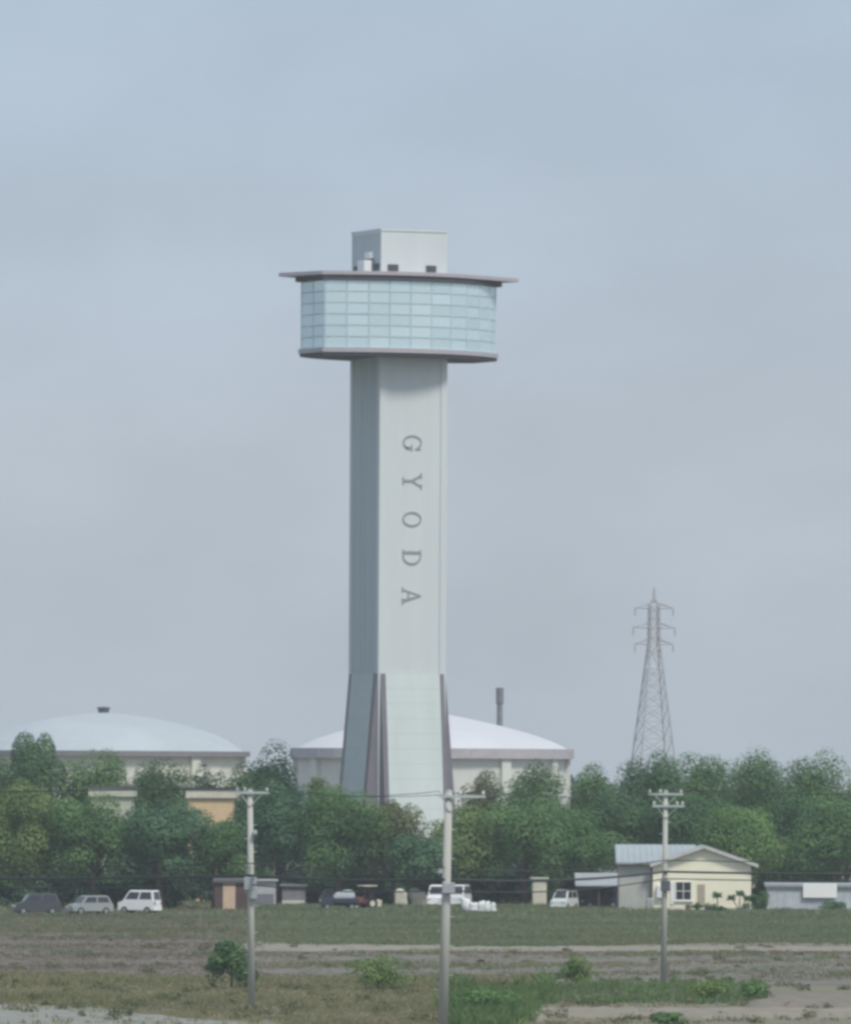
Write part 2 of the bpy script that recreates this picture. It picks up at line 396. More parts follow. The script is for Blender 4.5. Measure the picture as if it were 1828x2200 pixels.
# ------------------------------------------------------------------ observation tower
CONC = mat('tower_pale_concrete', (0.595, 0.642, 0.655), 0.75, var=0.035, scale=0.9, stretch=(1, 1, 0.06))
CONC2 = mat('tower_shade_grey', (0.450, 0.520, 0.550), 0.7, var=0.05, scale=0.9, stretch=(1, 1, 0.06))  # shaft tone darkened to paint shade on the side faces
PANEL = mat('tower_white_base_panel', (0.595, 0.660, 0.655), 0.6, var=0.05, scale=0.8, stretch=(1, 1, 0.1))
PANEL2 = mat('tower_shade_base_panel', (0.47, 0.545, 0.55), 0.65, var=0.05, scale=0.4)  # base panel tone darkened, shade of the side faces put into the colour
MAUVE = mat('tower_mauve_metal', (0.205, 0.190, 0.225), 0.55, var=0.08, scale=0.8)
FASCIA = mat('tower_pale_mauve_fascia', (0.43, 0.40, 0.44), 0.5, var=0.06, scale=0.8)
SOFF = mat('tower_shade_soffit', (0.070, 0.068, 0.085), 0.7, var=0.08)  # mauve darkened to paint in the shade under deck and roof
DARK = mat('dark_louvre', (0.07, 0.075, 0.085), 0.6)
LETTER = mat('letter_grey_metal', (0.29, 0.305, 0.32), 0.6, var=0.05)
WHITE = mat('white_painted_metal', (0.74, 0.76, 0.76), 0.5, var=0.05)
FRAME = mat('window_frame_aluminium', (0.56, 0.70, 0.75), 0.45, var=0.05)
def glassmat(name, refl, tint, body, k_body, k_refl):
    m = bpy.data.materials.new(name); m.use_nodes = True
    t = m.node_tree; t.nodes.clear(); o = t.nodes.new('ShaderNodeOutputMaterial')
    tr = t.nodes.new('ShaderNodeBsdfTransparent'); tr.inputs['Color'].default_value = (*tint, 1)
    gl = t.nodes.new('ShaderNodeBsdfGlossy'); gl.inputs['Color'].default_value = (*refl, 1); gl.inputs['Roughness'].default_value = 0.04
    df = t.nodes.new('ShaderNodeBsdfDiffuse'); df.inputs['Color'].default_value = (*body, 1)
    oi = t.nodes.new('ShaderNodeObjectInfo'); r = t.nodes.new('ShaderNodeMapRange'); r.inputs['To Min'].default_value = k_refl - 0.08; r.inputs['To Max'].default_value = k_refl + 0.08
    a = t.nodes.new('ShaderNodeMixShader'); a.inputs[0].default_value = k_body
    b = t.nodes.new('ShaderNodeMixShader')
    L = t.links.new
    r2 = t.nodes.new('ShaderNodeMath'); r2.operation = 'FRACT'; r3 = t.nodes.new('ShaderNodeMath'); r3.operation = 'MULTIPLY'; r3.inputs[1].default_value = 7.31
    r4 = t.nodes.new('ShaderNodeMapRange'); r4.inputs['To Min'].default_value = k_body - 0.05; r4.inputs['To Max'].default_value = k_body + 0.07
    L(oi.outputs['Random'], r3.inputs[0]); L(r3.outputs[0], r2.inputs[0]); L(r2.outputs[0], r4.inputs['Value']); L(r4.outputs[0], a.inputs[0])
    L(tr.outputs[0], a.inputs[1]); L(df.outputs[0], a.inputs[2]); L(oi.outputs['Random'], r.inputs['Value']); L(r.outputs[0], b.inputs[0])
    L(a.outputs[0], b.inputs[1]); L(gl.outputs[0], b.inputs[2]); L(b.outputs[0], o.inputs['Surface'])
    return m
GLASS = glassmat('tinted_cyan_glass', (0.82, 0.98, 1.0), (0.62, 0.82, 0.86), (0.80, 0.94, 0.98), 0.60, 0.38)

TD = 787.0
TH = math.radians(24.2)
tx = X(854, TD, 30)
tower = empty('observation_tower', (tx, TD, 0), TH, 'tall pale observation tower with glazed deck and vertical lettering', 'tower')
def loc2(wx, wy):
    "world-axes offset from the tower centre -> tower axes"
    return (wx * math.cos(TH) + wy * math.sin(TH), -wx * math.sin(TH) + wy * math.cos(TH))
HS = 3.45          # half the shaft side
ZD, ZR = 51.0, 58.15
mb = MB(); core = HS - 0.10
mb.box(-core, core, -core, core, 0, ZD)
shaft = mb.build('shaft', CONC, tower)
for sx in (-1, 1):
    for sy in (-1, 1):
        m2 = MB(); x0, x1 = sorted((sx * (HS - 0.62), sx * HS)); y0, y1 = sorted((sy * (HS - 0.62), sy * HS))
        m2.box(x0, x1, y0, y1, 0, ZD - 0.004).build('corner_pilaster', CONC, tower)
# shade-toned cladding with a central groove on the two narrow-looking sides
for sx in (-1, 1):
    for y0, y1 in ((-HS + 0.66, -0.55), (-0.25, 0.30), (0.60, HS - 0.66)):
        a, b = sorted((sx * core, sx * (core + 0.05)))
        MB().box(a, b, y0, y1, 0, ZD - 0.01).build('cladding_strip', CONC2, tower)
# flared base: a wedge on each face with pale panels in front and dark mauve sides
ZW = 21.1
def flare(k):
    g = empty('flared_base', (0, 0, 0), k * math.pi / 2); g.parent = tower
    mbw = MB(); t = lambda z: 0.06 + 0.088 * (ZW - z)
    u0 = HS - 0.22
    y = lambda z: -HS - t(z)
    mbw.hexa([(-u0, y(0), 0), (u0, y(0), 0), (u0, -core, 0), (-u0, -core, 0)], [(-u0, y(ZW), ZW), (u0, y(ZW), ZW), (u0, -core, ZW), (-u0, -core, ZW)])
    mbw.build('side_wall', MAUVE, g)
    n = 15
    for i in range(n):
        za, zb_ = ZW * i / n + 0.006, ZW * (i + 1) / n - 0.006
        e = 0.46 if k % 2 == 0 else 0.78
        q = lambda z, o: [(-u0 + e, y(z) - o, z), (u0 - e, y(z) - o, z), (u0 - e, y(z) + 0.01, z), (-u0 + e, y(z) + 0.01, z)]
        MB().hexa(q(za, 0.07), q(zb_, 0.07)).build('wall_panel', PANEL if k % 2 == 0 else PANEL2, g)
for k in range(4): flare(k)

# letters reading downwards, tops turned to the right
def ring(a0, a1, ro, ri, n=26):
    "outline of an elliptical arc band, thick at the sides"
    pts = []
    A = [math.radians(a0 + (a1 - a0) * i / n) for i in range(n + 1)]
    return A, [(ro[0] * math.cos(a), ro[1] * math.sin(a)) for a in A], [(ri[0] * math.cos(a), ri[1] * math.sin(a)) for a in A]
def letter(ch, zc):
    mb = MB(); dep = [0.05]
    uc = -0.06
    def put(poly):
        dep[0] += 0.004
        pl = [(uc + y_ * 0.96, zc - x_ * 0.90) for x_, y_ in poly]
        mb.prism(pl, 'y', -core - dep[0], -core + 0.01)
    def band(a0, a1, ro, ri, off=(0, 0)):
        A, o_, i_ = ring(a0, a1, ro, ri)
        for k in range(len(A) - 1):
            d0 = dep[0]; put([(p[0] + off[0], p[1] + off[1]) for p in (o_[k], o_[k + 1], i_[k + 1], i_[k])]); dep[0] = d0
    if ch == 'O':
        band(0, 360, (0.80, 1.02), (0.58, 0.86))
    if ch == 'G':
        band(35, 335, (0.80, 1.02), (0.58, 0.86))
        put([(0.42, -0.82), (0.72, -0.62), (0.72, -0.12), (0.42, -0.12)]); put([(0.22, -0.12), (0.86, -0.12), (0.86, 0.0), (0.22, 0.0)])
        put([(0.62, 0.30), (0.74, 0.30), (0.74, 0.98), (0.62, 0.80)])
    if ch == 'Y':
        put([(-0.14, -1.0), (0.14, -1.0), (0.14, 0.05), (-0.14, 0.05)])
        put([(-0.14, -0.02), (0.10, 0.02), (-0.44, 1.0), (-0.74, 1.0)]); put([(-0.06, 0.0), (0.14, 0.0), (0.68, 1.0), (0.50, 1.0)])
        put([(-0.40, -1.02), (0.40, -1.02), (0.40, -0.88), (-0.40, -0.88)]); put([(-0.86, 0.90), (-0.28, 0.90), (-0.28, 1.02), (-0.86, 1.02)]); put([(0.34, 0.90), (0.86, 0.90), (0.86, 1.02), (0.34, 1.02)])
    if ch == 'D':
        put([(-0.66, -1.0), (-0.36, -1.0), (-0.36, 1.0), (-0.66, 1.0)])
        band(-90, 90, (0.92, 1.0), (0.69, 0.86), (-0.14, 0)); put([(-0.82, 0.86), (-0.10, 0.86), (-0.10, 1.0), (-0.82, 1.0)]); put([(-0.82, -1.0), (-0.10, -1.0), (-0.10, -0.86), (-0.82, -0.86)])
    if ch == 'A':
        put([(-0.70, -0.95), (-0.54, -0.95), (0.06, 1.0), (-0.08, 1.0)]); put([(0.40, -0.95), (0.72, -0.95), (0.08, 1.0), (-0.10, 1.0)])
        put([(-0.46, -0.42), (0.46, -0.42), (0.46, -0.28), (-0.46, -0.28)])
        put([(-0.90, -1.02), (-0.36, -1.02), (-0.36, -0.90), (-0.90, -0.90)]); put([(0.26, -1.02), (0.92, -1.02), (0.92, -0.90), (0.26, -0.90)])
    o = mb.build('letter', LETTER, tower)
    o['label'] = 'grey raised capital letter %s turned on its side' % ch
for i, ch in enumerate('GYODA'): letter(ch, Z(951 + i * 82.3, TD - 3, 882))

# deck outline: two bowed sides meeting in blunt ends, the same seen from either side
bow = [(-6.85, -7.25), (-4.8, -7.18), (-2.75, -6.92), (-0.8, -6.45), (1.15, -5.75), (3.1, -4.75), (4.9, -3.45), (6.4, -1.9), (7.6, -0.2), (8.5, 1.6), (9.1, 3.25)]
def deck_outline(grow_=0.0, tip=0.0):
    pts = []
    for s in (1, -1):
        for i, (x, y) in enumerate(bow):
            v = Vector((x, y)); nrm = v.normalized()
            q = v + nrm * grow_
            if tip:
                k = max(0, (abs(x) - 7.4) / 1.7) ** 1.0 if i > 5 else 0
                q = q + Vector((1 if x > 0 else -1, 0.12)) * tip * k
            pts.append((q.x * s, q.y * s))
    return pts
def W2T(pts): return [loc2(*p) for p in pts]
MB().slab(W2T(deck_outline(0.30)), ZD, ZD + 0.42).build('deck_slab', FASCIA, tower)
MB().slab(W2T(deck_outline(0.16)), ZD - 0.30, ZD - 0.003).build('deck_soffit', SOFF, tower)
mbr = MB(); ro = W2T(deck_outline(0.42, 1.75)); mbr.slab(ro, ZR + 0.06, ZR + 0.40)
mbr.build('roof', FASCIA, tower)
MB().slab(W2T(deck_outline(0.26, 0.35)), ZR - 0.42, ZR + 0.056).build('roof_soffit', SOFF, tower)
# glazing
zg0, zg1 = ZD + 0.42, ZR - 0.42
outl = deck_outline(0.0); NB = len(outl)
cols = []
for i in range(NB):
    a, b = Vector(outl[i]), Vector(outl[(i + 1) % NB]); L_ = (b - a).length
    n = max(1, round(L_ / 1.9))
    for k in range(n): cols.append((a.lerp(b, k / n), a.lerp(b, (k + 1) / n)))
rows = 6; hrow = (zg1 - zg0) / rows
for a, b in cols:
    la, lb = Vector(loc2(*a)), Vector(loc2(*b)); dr = (lb - la).normalized(); nrm = Vector((dr.y, -dr.x))
    MB().tube((la.x, la.y, zg0), (la.x, la.y, zg1), 0.055, n=6).build('mullion', FRAME, tower)
    for r in range(rows):
        z0, z1 = zg0 + r * hrow + 0.05, zg0 + (r + 1) * hrow - 0.05
        p, q = la + dr * 0.07, lb - dr * 0.07
        tl = R.gauss(0, 0.006); t2 = R.gauss(0, 0.006)
        o1, o2 = nrm * t2, nrm * tl
        m3 = MB()
        m3.hexa([(p.x, p.y, z0), (q.x + o1.x, q.y + o1.y, z0), (q.x + o1.x - nrm.x * .02, q.y + o1.y - nrm.y * .02, z0), (p.x - nrm.x * .02, p.y - nrm.y * .02, z0)],
                [(p.x + o2.x, p.y + o2.y, z1), (q.x + o1.x + o2.x, q.y + o1.y + o2.y, z1), (q.x + o1.x + o2.x - nrm.x * .02, q.y + o1.y + o2.y - nrm.y * .02, z1), (p.x + o2.x - nrm.x * .02, p.y + o2.y - nrm.y * .02, z1)])
        m3.build('window_pane', GLASS, tower)
for r in range(rows + 1):
    z = zg0 + r * hrow
    z = min(max(z, zg0 + 0.05), zg1 - 0.05)
    mt = MB()
    A = W2T(deck_outline(0.05)); B = W2T(deck_outline(-0.07)); n = len(A)
    va = [[mt.bm.verts.new((p[0], p[1], z + dz)) for p in ring_] for ring_, dz in ((A, -0.03), (A, 0.03), (B, 0.03), (B, -0.03))]
    for q in range(4):
        U, V_ = va[q], va[(q + 1) % 4]
        for i in range(n): mt._face([U[i], U[(i + 1) % n], V_[(i + 1) % n], V_[i]])
    bmesh.ops.recalc_face_normals(mt.bm, faces=mt.bm.faces[:])
    mt.build('transom', FRAME, tower)
# room behind the glass
ROOM = mat('room_wall_pale', (0.62, 0.66, 0.64), 0.8, var=0.05)
MB().box(-HS + 0.3, HS - 0.3, -HS + 0.3, HS - 0.3, ZD + 0.43, ZR - 0.43).build('room_core', ROOM, tower)
mf = MB(); mf.slab(W2T(deck_outline(-0.35)), ZD + 0.424, ZD + 0.50); mf.build('room_floor', mat('room_carpet', (0.22, 0.24, 0.24), 0.9), tower)
pc = [loc2(x, y) for x, y in ((1.2, -4.6), (5.0, -2.4), (4.7, -1.9), (0.9, -4.1))]
MB().slab(pc, ZD + 0.51, ZD + 1.7).build('display_counter', mat('counter_grey', (0.16, 0.18, 0.19), 0.6), tower)
# plant room on the roof
ph = HS - 0.08
pent = MB().box(-ph, ph, -ph, ph, ZR + 0.40, 62.55).build('plant_room', CONC, tower)
MB().box(-ph - 0.012, -ph + 0.004, -ph + 0.02, ph - 0.02, ZR + 1.0, 62.3).build('plant_room_shade_sheet', CONC2, tower)  # thin sheet added to darken the plant room's shaded side
MB().box(-ph - 0.06, ph + 0.06, -ph - 0.06, ph + 0.06, 62.50, 62.72).build('parapet', CONC, tower)
for u, ww in ((-2.15, 1.05), (1.75, 1.0)):
    MB().box(u - ww / 2, u + ww / 2, -ph - 0.12, -ph + 0.02, ZR + 0.62, ZR + 1.22).build('louvre', DARK, tower)
for v, ww, zz in ((-2.6, 0.9, 0.7), (1.6, 2.2, 0.7)):
    MB().box(-ph - 0.12, -ph + 0.02, v - ww / 2, v + ww / 2, ZR + zz, ZR + zz + 0.6).build('louvre', DARK, tower)
MB().box(-ph - 1.2, -ph - 0.4, -2.2, -0.6, ZR + 0.41, ZR + 1.6).bevel(0.05).build('air_unit', WHITE, tower)
MB().box(-ph - 0.5, -ph - 0.02, -1.9, -0.7, 60.0, 60.6).build('vent_hood', WHITE, tower)
MB().tube((0.9, 0.4, 62.7), (0.9, 0.4, 63.1), 0.09, 0.07).build('roof_vent_pipe', CONC2, tower)

# ------------------------------------------------------------------ domed halls, chimney and pylon behind the trees
def hall(name, label, cxp, d, rad_px, eave_y0, eave_y1, apex_y, roofm, wallm, trimm, cone, cap, pil):
    s = F / d; r = rad_px / s
    ze1, ze0, za = Z(eave_y0, d, cxp), Z(eave_y1, d, cxp), Z(apex_y, d, cxp)
    o = empty(name, (X(cxp, d, ze0), d, 0), math.radians(7), label, 'building')
    MB().lathe([(r - 1.0, 0), (r - 1.0, ze0 + 0.02)], 36).build('wall', wallm, o)
    MB().lathe([(r - 1.1, ze0), (r, ze0), (r, ze1), (r - 1.3, ze1 + 0.02)], 36).build('eave_band', trimm, o)
    prof = []; rr = r - 0.9
    for i in range(11):
        t = i / 10; x = rr * (1 - t)
        h1 = math.sqrt(max(0, 1 - (1 - t) ** 2 * 0.93)); h0 = math.sqrt(1 - 0.93)
        sph = (h1 - h0) / (1 - h0)
        prof.append((x if i < 10 else 0, ze1 + 0.01 + (za - ze1) * (sph * (1 - cone) + t * cone)))
    MB().lathe(prof, 36).build('domed_roof', roofm, o)
    for k in pil:
        a = 2 * math.pi * (k + 0.5) / 36
        if True:
            c, sn = math.cos(a), math.sin(a)
            mp_ = MB().box(-0.75, 0.75, -0.3, 0.3, 0, ze0 - 0.01); pl = mp_.build('pilaster', wallm, o)
            pl.location = (c * (r - 0.75), sn * (r - 0.75), 0); pl.rotation_euler = (0, 0, a + math.pi / 2)
    if cap:
        MB().lathe([(0.75, za - 0.25), (0.75, za + 0.45), (0.95, za + 0.5), (0.9, za + 0.7), (0, za + 0.8)], 12).build('roof_ventilator', mat('ventilator_dark_metal', (0.10, 0.105, 0.12), 0.6), o)
    return o
hall('domed_hall', 'pale blue domed hall with small dark roof ventilator at the left', 222, 1150, 316, 1614, 1625, 1531,
     mat('dome_pale_blue_metal', (0.42, 0.468, 0.500), 0.75, var=0.07, scale=0.1), mat('hall_cream_wall', (0.66, 0.66, 0.57), 0.85, var=0.08, scale=0.2),
     mat('eave_dark_mauve', (0.23, 0.215, 0.235), 0.7), 0.25, True, (18, 22, 26, 30, 34))
hall('domed_hall', 'white domed hall with thick mauve eaves standing right behind the tower', 928, 1200, 305, 1609, 1630, 1530,
     mat('dome_white_metal', (0.56, 0.57, 0.60), 0.7, var=0.04, scale=0.1), mat('hall_grey_wall', (0.66, 0.67, 0.63), 0.85, var=0.08, scale=0.2),
     mat('eave_grey_mauve', (0.46, 0.44, 0.47), 0.7), 0.6, False, (17, 20, 23, 26, 29, 32, 34))
d = 1330
ch = empty('chimney_stack', (X(1073, d, 15), d, 0), 0, 'slim grey chimney stack rising behind the white dome', 'chimney')
zt = Z(1478, d, 1073)
MB().lathe([(0.62, 0), (0.44, zt - 2.0), (0.44, zt - 1.9)], 16).build('flue', mat('chimney_grey', (0.23, 0.24, 0.26), 0.8), ch, True)
MB().lathe([(0.45, zt - 2.6), (0.60, zt - 2.5), (0.60, zt), (0.5, zt), (0.0, zt - 0.1)], 16).build('chimney_cap', mat('chimney_cap_grey', (0.20, 0.20, 0.22), 0.8), ch)

def pylon():
    d = 1700.0; STEEL = mat('pylon_haze_pale_steel', (0.42, 0.41, 0.43), 0.7, var=0.1)  # steel paled so its colour carries part of the distance haze
    zc = lambda y: Z(y, d, 1405)
    ztop, za1, za2, za3 = zc(1262), zc(1306), zc(1348), zc(1383)
    o = empty('transmission_pylon', (X(1404, d, 25), d, 0), math.radians(14), 'tall grey lattice transmission pylon fading in haze at the right', 'pylon')
    hw = lambda z: 1.0 + 0.0 * z if z > za3 else 1.0 + (za3 - z) / (za3 - 0) * 4.1
    for sx in (-1, 1):
        for sy in (-1, 1):
            pts = [(sx * hw(z), sy * hw(z), z) for z in (0, za3)] + [(sx * 0.9, sy * 0.9, za1 + 0.6), (sx * 0.12, sy * 0.12, ztop - 2.2)]
            MB().path(pts, [0.20, 0.16, 0.13, 0.09], 5).build('leg', STEEL, o)
    MB().tube((0, 0, ztop - 3.2), (0, 0, ztop), 0.32, 0.16, 6).build('peak', STEEL, o)
    levels = [0.3, 5.5, 10.4, 14.8, 18.8, 22.3, 25.4, 28.2, 30.7, 33.0, za3]
    levels = [z for z in levels if z < za3 - 0.8] + [za3]
    z = za3
    while z < za1: z += 2.0; levels.append(min(z, za1 + 0.3))
    for z0, z1 in zip(levels, levels[1:]):
        mbl = MB(); a, b = hw(z0), hw(z1)
        r = 0.085
        for (x0, y0), (x1, y1) in (((-1, -1), (1, -1)), ((1, -1), (1, 1)), ((1, 1), (-1, 1)), ((-1, 1), (-1, -1))):
            mbl.tube((x0 * a, y0 * a, z0), (x1 * b, y1 * b, z1), r, n=4); mbl.tube((x1 * a, y1 * a, z0), (x0 * b, y0 * b, z1), r, n=4)
            mbl.tube((x0 * b, y0 * b, z1), (x1 * b, y1 * b, z1), r, n=4)
        mbl.build('lattice_bracing', STEEL, o)
    for za, L_ in ((za1, 4.1), (za2, 4.5), (za3, 4.1)):
        for s in (-1, 1):
            ma = MB(); tipp = (s * L_, 0, za - 0.1)
            for sy in (-1, 1):
                ma.tube((s * 0.9, sy * 0.9, za - 0.1), tipp, 0.14, 0.09, 5); ma.tube((s * 0.9, sy * 0.9, za + 0.9), tipp, 0.11, 0.08, 5)
            ma.tube((s * 2.4, 0.5, za - 0.1), (s * 2.4, -0.5, za - 0.1), 0.06, n=4)
            ma.build('cross_arm', STEEL, o)
            MB().lathe([(0.02, za - 1.7), (0.13, za - 1.6), (0.06, za - 1.3), (0.14, za - 1.1), (0.06, za - 0.8), (0.14, za - 0.6), (0.03, za - 0.15)], 8, (s * (L_ - 0.1), 0)).build('insulator', mat('insulator_grey', (0.25, 0.25, 0.26), 0.4), o)
pylon()

# ------------------------------------------------------------------ trees
TREES = [
 # cx, top, half width, depth, leaf, crown base, label
 (76, 1580, 74, 800, 'deep', 3.0, 'tall dark two-headed tree standing before the left end of the blue dome'),
 (-25, 1632, 90, 806, 'mid', 2.5, 'tree cut by the left picture edge below the blue dome'),
 (192, 1620, 85, 803, 'mid', 2.5, 'rounded green tree below the middle of the blue dome'),
 (338, 1642, 98, 806, 'mid', 2.5, 'broad green tree before the cream wall of the blue domed hall'),
 (462, 1655, 48, 812, 'teal', 2.5, 'small bluish tree top behind the orange building'),
 (585, 1612, 86, 800, 'deep', 2.5, 'tall dark tree left of the tower, behind the left pole'),
 (692, 1676, 56, 772, 'olive', 2.5, 'yellowish tree touching the left foot of the tower'),
 (1032, 1664, 62, 806, 'russet', 2.5, 'russet topped tree right of the tower before the white hall'),
 (1145, 1648, 70, 802, 'mid', 2.5, 'round tree before the right half of the white domed hall'),
 (1272, 1650, 58, 806, 'mid', 2.5, 'narrow round tree just right of the white domed hall'),
 (1405, 1626, 84, 800, 'deep', 2.5, 'dark leafy tree hiding the feet of the lattice pylon'),
 (1520, 1628, 92, 806, 'mid', 2.5, 'tall green tree second from the pylon'),
 (1640, 1626, 92, 800, 'mid', 2.5, 'tall green tree third from the pylon, above the house gable'),
 (1742, 1628, 76, 806, 'mid', 2.5, 'tall green tree at the right end of the high tree row'),
 (1858, 1690, 70, 800, 'deep', 2.5, 'dark tree cut by the right picture edge'),
 (1335, 1702, 80, 778, 'deep', 2.2, 'dark tree standing directly behind the left roof of the house'),
 (1470, 1705, 110, 776, 'deep', 2.2, 'dark spreading tree behind the house ridge'),
 (1715, 1712, 80, 776, 'deep', 2.2, 'dark tree behind the white shed'),
 (46, 1690, 100, 724, 'olive', 2.0, 'pale yellow-green tree in front at the far left'),
 (200, 1716, 104, 722, 'mid', 2.0, 'green front tree below the pale building wall'),
 (345, 1728, 106, 720, 'teal', 2.0, 'blue-green front tree above the white van'),
 (462, 1768, 72, 722, 'mid', 2.0, 'low green front tree below the orange building'),
 (600, 1690, 110, 748, 'teal', 2.0, 'big blue-green front tree just right of the left pole'),
 (725, 1700, 104, 744, 'mid', 2.0, 'broad green front tree covering the left tower foot'),
 (846, 1726, 70, 746, 'russet', 2.0, 'brownish topped front tree before the tower corner'),
 (905, 1795, 66, 740, 'teal', 2.0, 'low dark front tree under the pale tower base'),
 (1020, 1738, 92, 748, 'olive', 2.0, 'yellow-green front tree just right of the centre pole'),
 (1128, 1716, 104, 745, 'mid', 2.0, 'broad green front tree between centre pole and house'),
 (1238, 1738, 92, 748, 'mid', 2.0, 'green front tree above the carport'),
 (1590, 1738, 112, 752, 'light', 2.0, 'light green tree rising behind the right roof slope'),
 (1792, 1714, 92, 750, 'mid', 2.0, 'bright green front tree above the white shed at the right edge'),
]
for i, (cx_, ty, hw_, d_, lf, zb_, lab) in enumerate(TREES):
    tree(cx_, ty, hw_, d_, lf, lab, zb=zb_, seed=i, group='trees of the belt', nl=(12 if i == 0 else None), lobe=((0.22, 0.36) if i == 0 else (0.24, 0.46)), dens=1.25 if d_ > 760 else 1.4, ls=0.9)
for i in range(13):
    cx_ = -60 + i * 158
    if 700 < cx_ < 950: ty = 1745
    else: ty = 1712 + (i * 37) % 23
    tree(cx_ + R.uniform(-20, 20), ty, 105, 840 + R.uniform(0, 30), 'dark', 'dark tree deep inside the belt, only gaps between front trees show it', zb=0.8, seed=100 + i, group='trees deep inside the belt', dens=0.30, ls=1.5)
# undergrowth: each shrub its own plant, in the shade below the crowns
for i in range(19):
    cx_ = -40 + i * 100 + R.uniform(-18, 18)
    if 1320 < cx_ < 1640: continue
    d_ = 752 + R.uniform(-3, 8)
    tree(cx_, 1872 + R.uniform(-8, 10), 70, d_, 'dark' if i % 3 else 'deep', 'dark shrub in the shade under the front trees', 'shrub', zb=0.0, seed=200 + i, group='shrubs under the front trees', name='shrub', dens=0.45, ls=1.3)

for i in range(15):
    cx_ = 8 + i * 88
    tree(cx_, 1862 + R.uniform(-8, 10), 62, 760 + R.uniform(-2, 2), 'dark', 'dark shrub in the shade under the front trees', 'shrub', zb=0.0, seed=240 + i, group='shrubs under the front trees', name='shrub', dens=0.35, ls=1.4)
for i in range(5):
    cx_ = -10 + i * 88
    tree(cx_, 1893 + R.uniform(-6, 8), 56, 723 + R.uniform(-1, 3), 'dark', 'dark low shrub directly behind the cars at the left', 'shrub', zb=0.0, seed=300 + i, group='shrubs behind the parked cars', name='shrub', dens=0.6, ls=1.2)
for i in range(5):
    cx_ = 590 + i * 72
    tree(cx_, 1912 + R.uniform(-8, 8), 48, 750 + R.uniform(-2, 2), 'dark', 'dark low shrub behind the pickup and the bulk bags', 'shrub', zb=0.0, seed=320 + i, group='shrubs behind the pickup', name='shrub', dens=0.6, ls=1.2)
# the belt goes on to both sides as one mass
rng = np.random.default_rng(78); lump_c = []
for sgn in (-1, 1):
    for i in range(60): lump_c.append((sgn * (50 + 95 * rng.random()), 795 + rng.uniform(-30, 25), rng.uniform(2.0, 9.0), rng.uniform(2.2, 3.8)))
lump_c = np.array(lump_c); n = 42000; ii = rng.integers(0, len(lump_c), n); dd = unit(rng.normal(size=(n, 3)))
C = lump_c[ii, :3] + dd * lump_c[ii, 3:4] * rng.uniform(0.8, 1.05, (n, 1)); C[:, 2] = np.abs(C[:, 2])
side_wood = link('side_wood', leaf_cloud(C, unit(dd + rng.normal(size=dd.shape) * .2), rng.uniform(0.35, 0.7, n), rng, np.clip(rng.normal(0.5, 0.15, n), 0, 1), 'side_wood'), LEAF['deep'])
tag(side_wood, 'green wood carrying on beyond both picture edges', 'wood', kind='stuff')
# far wood along the horizon
rng = np.random.default_rng(77); n = 26000
a = rng.uniform(-900, 900, n); dd_ = 2100 + rng.uniform(-40, 40, n); hz = 8.5 + 1.5 * np.sin(a * 0.05) + 1.0 * np.sin(a * 0.21 + 1)
C = np.stack([a, dd_, rng.random(n) ** 0.7 * hz], 1)
wood = link('distant_wood', leaf_cloud(C, unit(rng.normal(size=(n, 3)) + np.array([0, -0.6, 0.8])), rng.uniform(2.0, 4.0, n), rng, rng.random(n), 'distant_wood'), LEAF['deep'])
tag(wood, 'distant dark wood along the horizon', 'wood', kind='stuff')

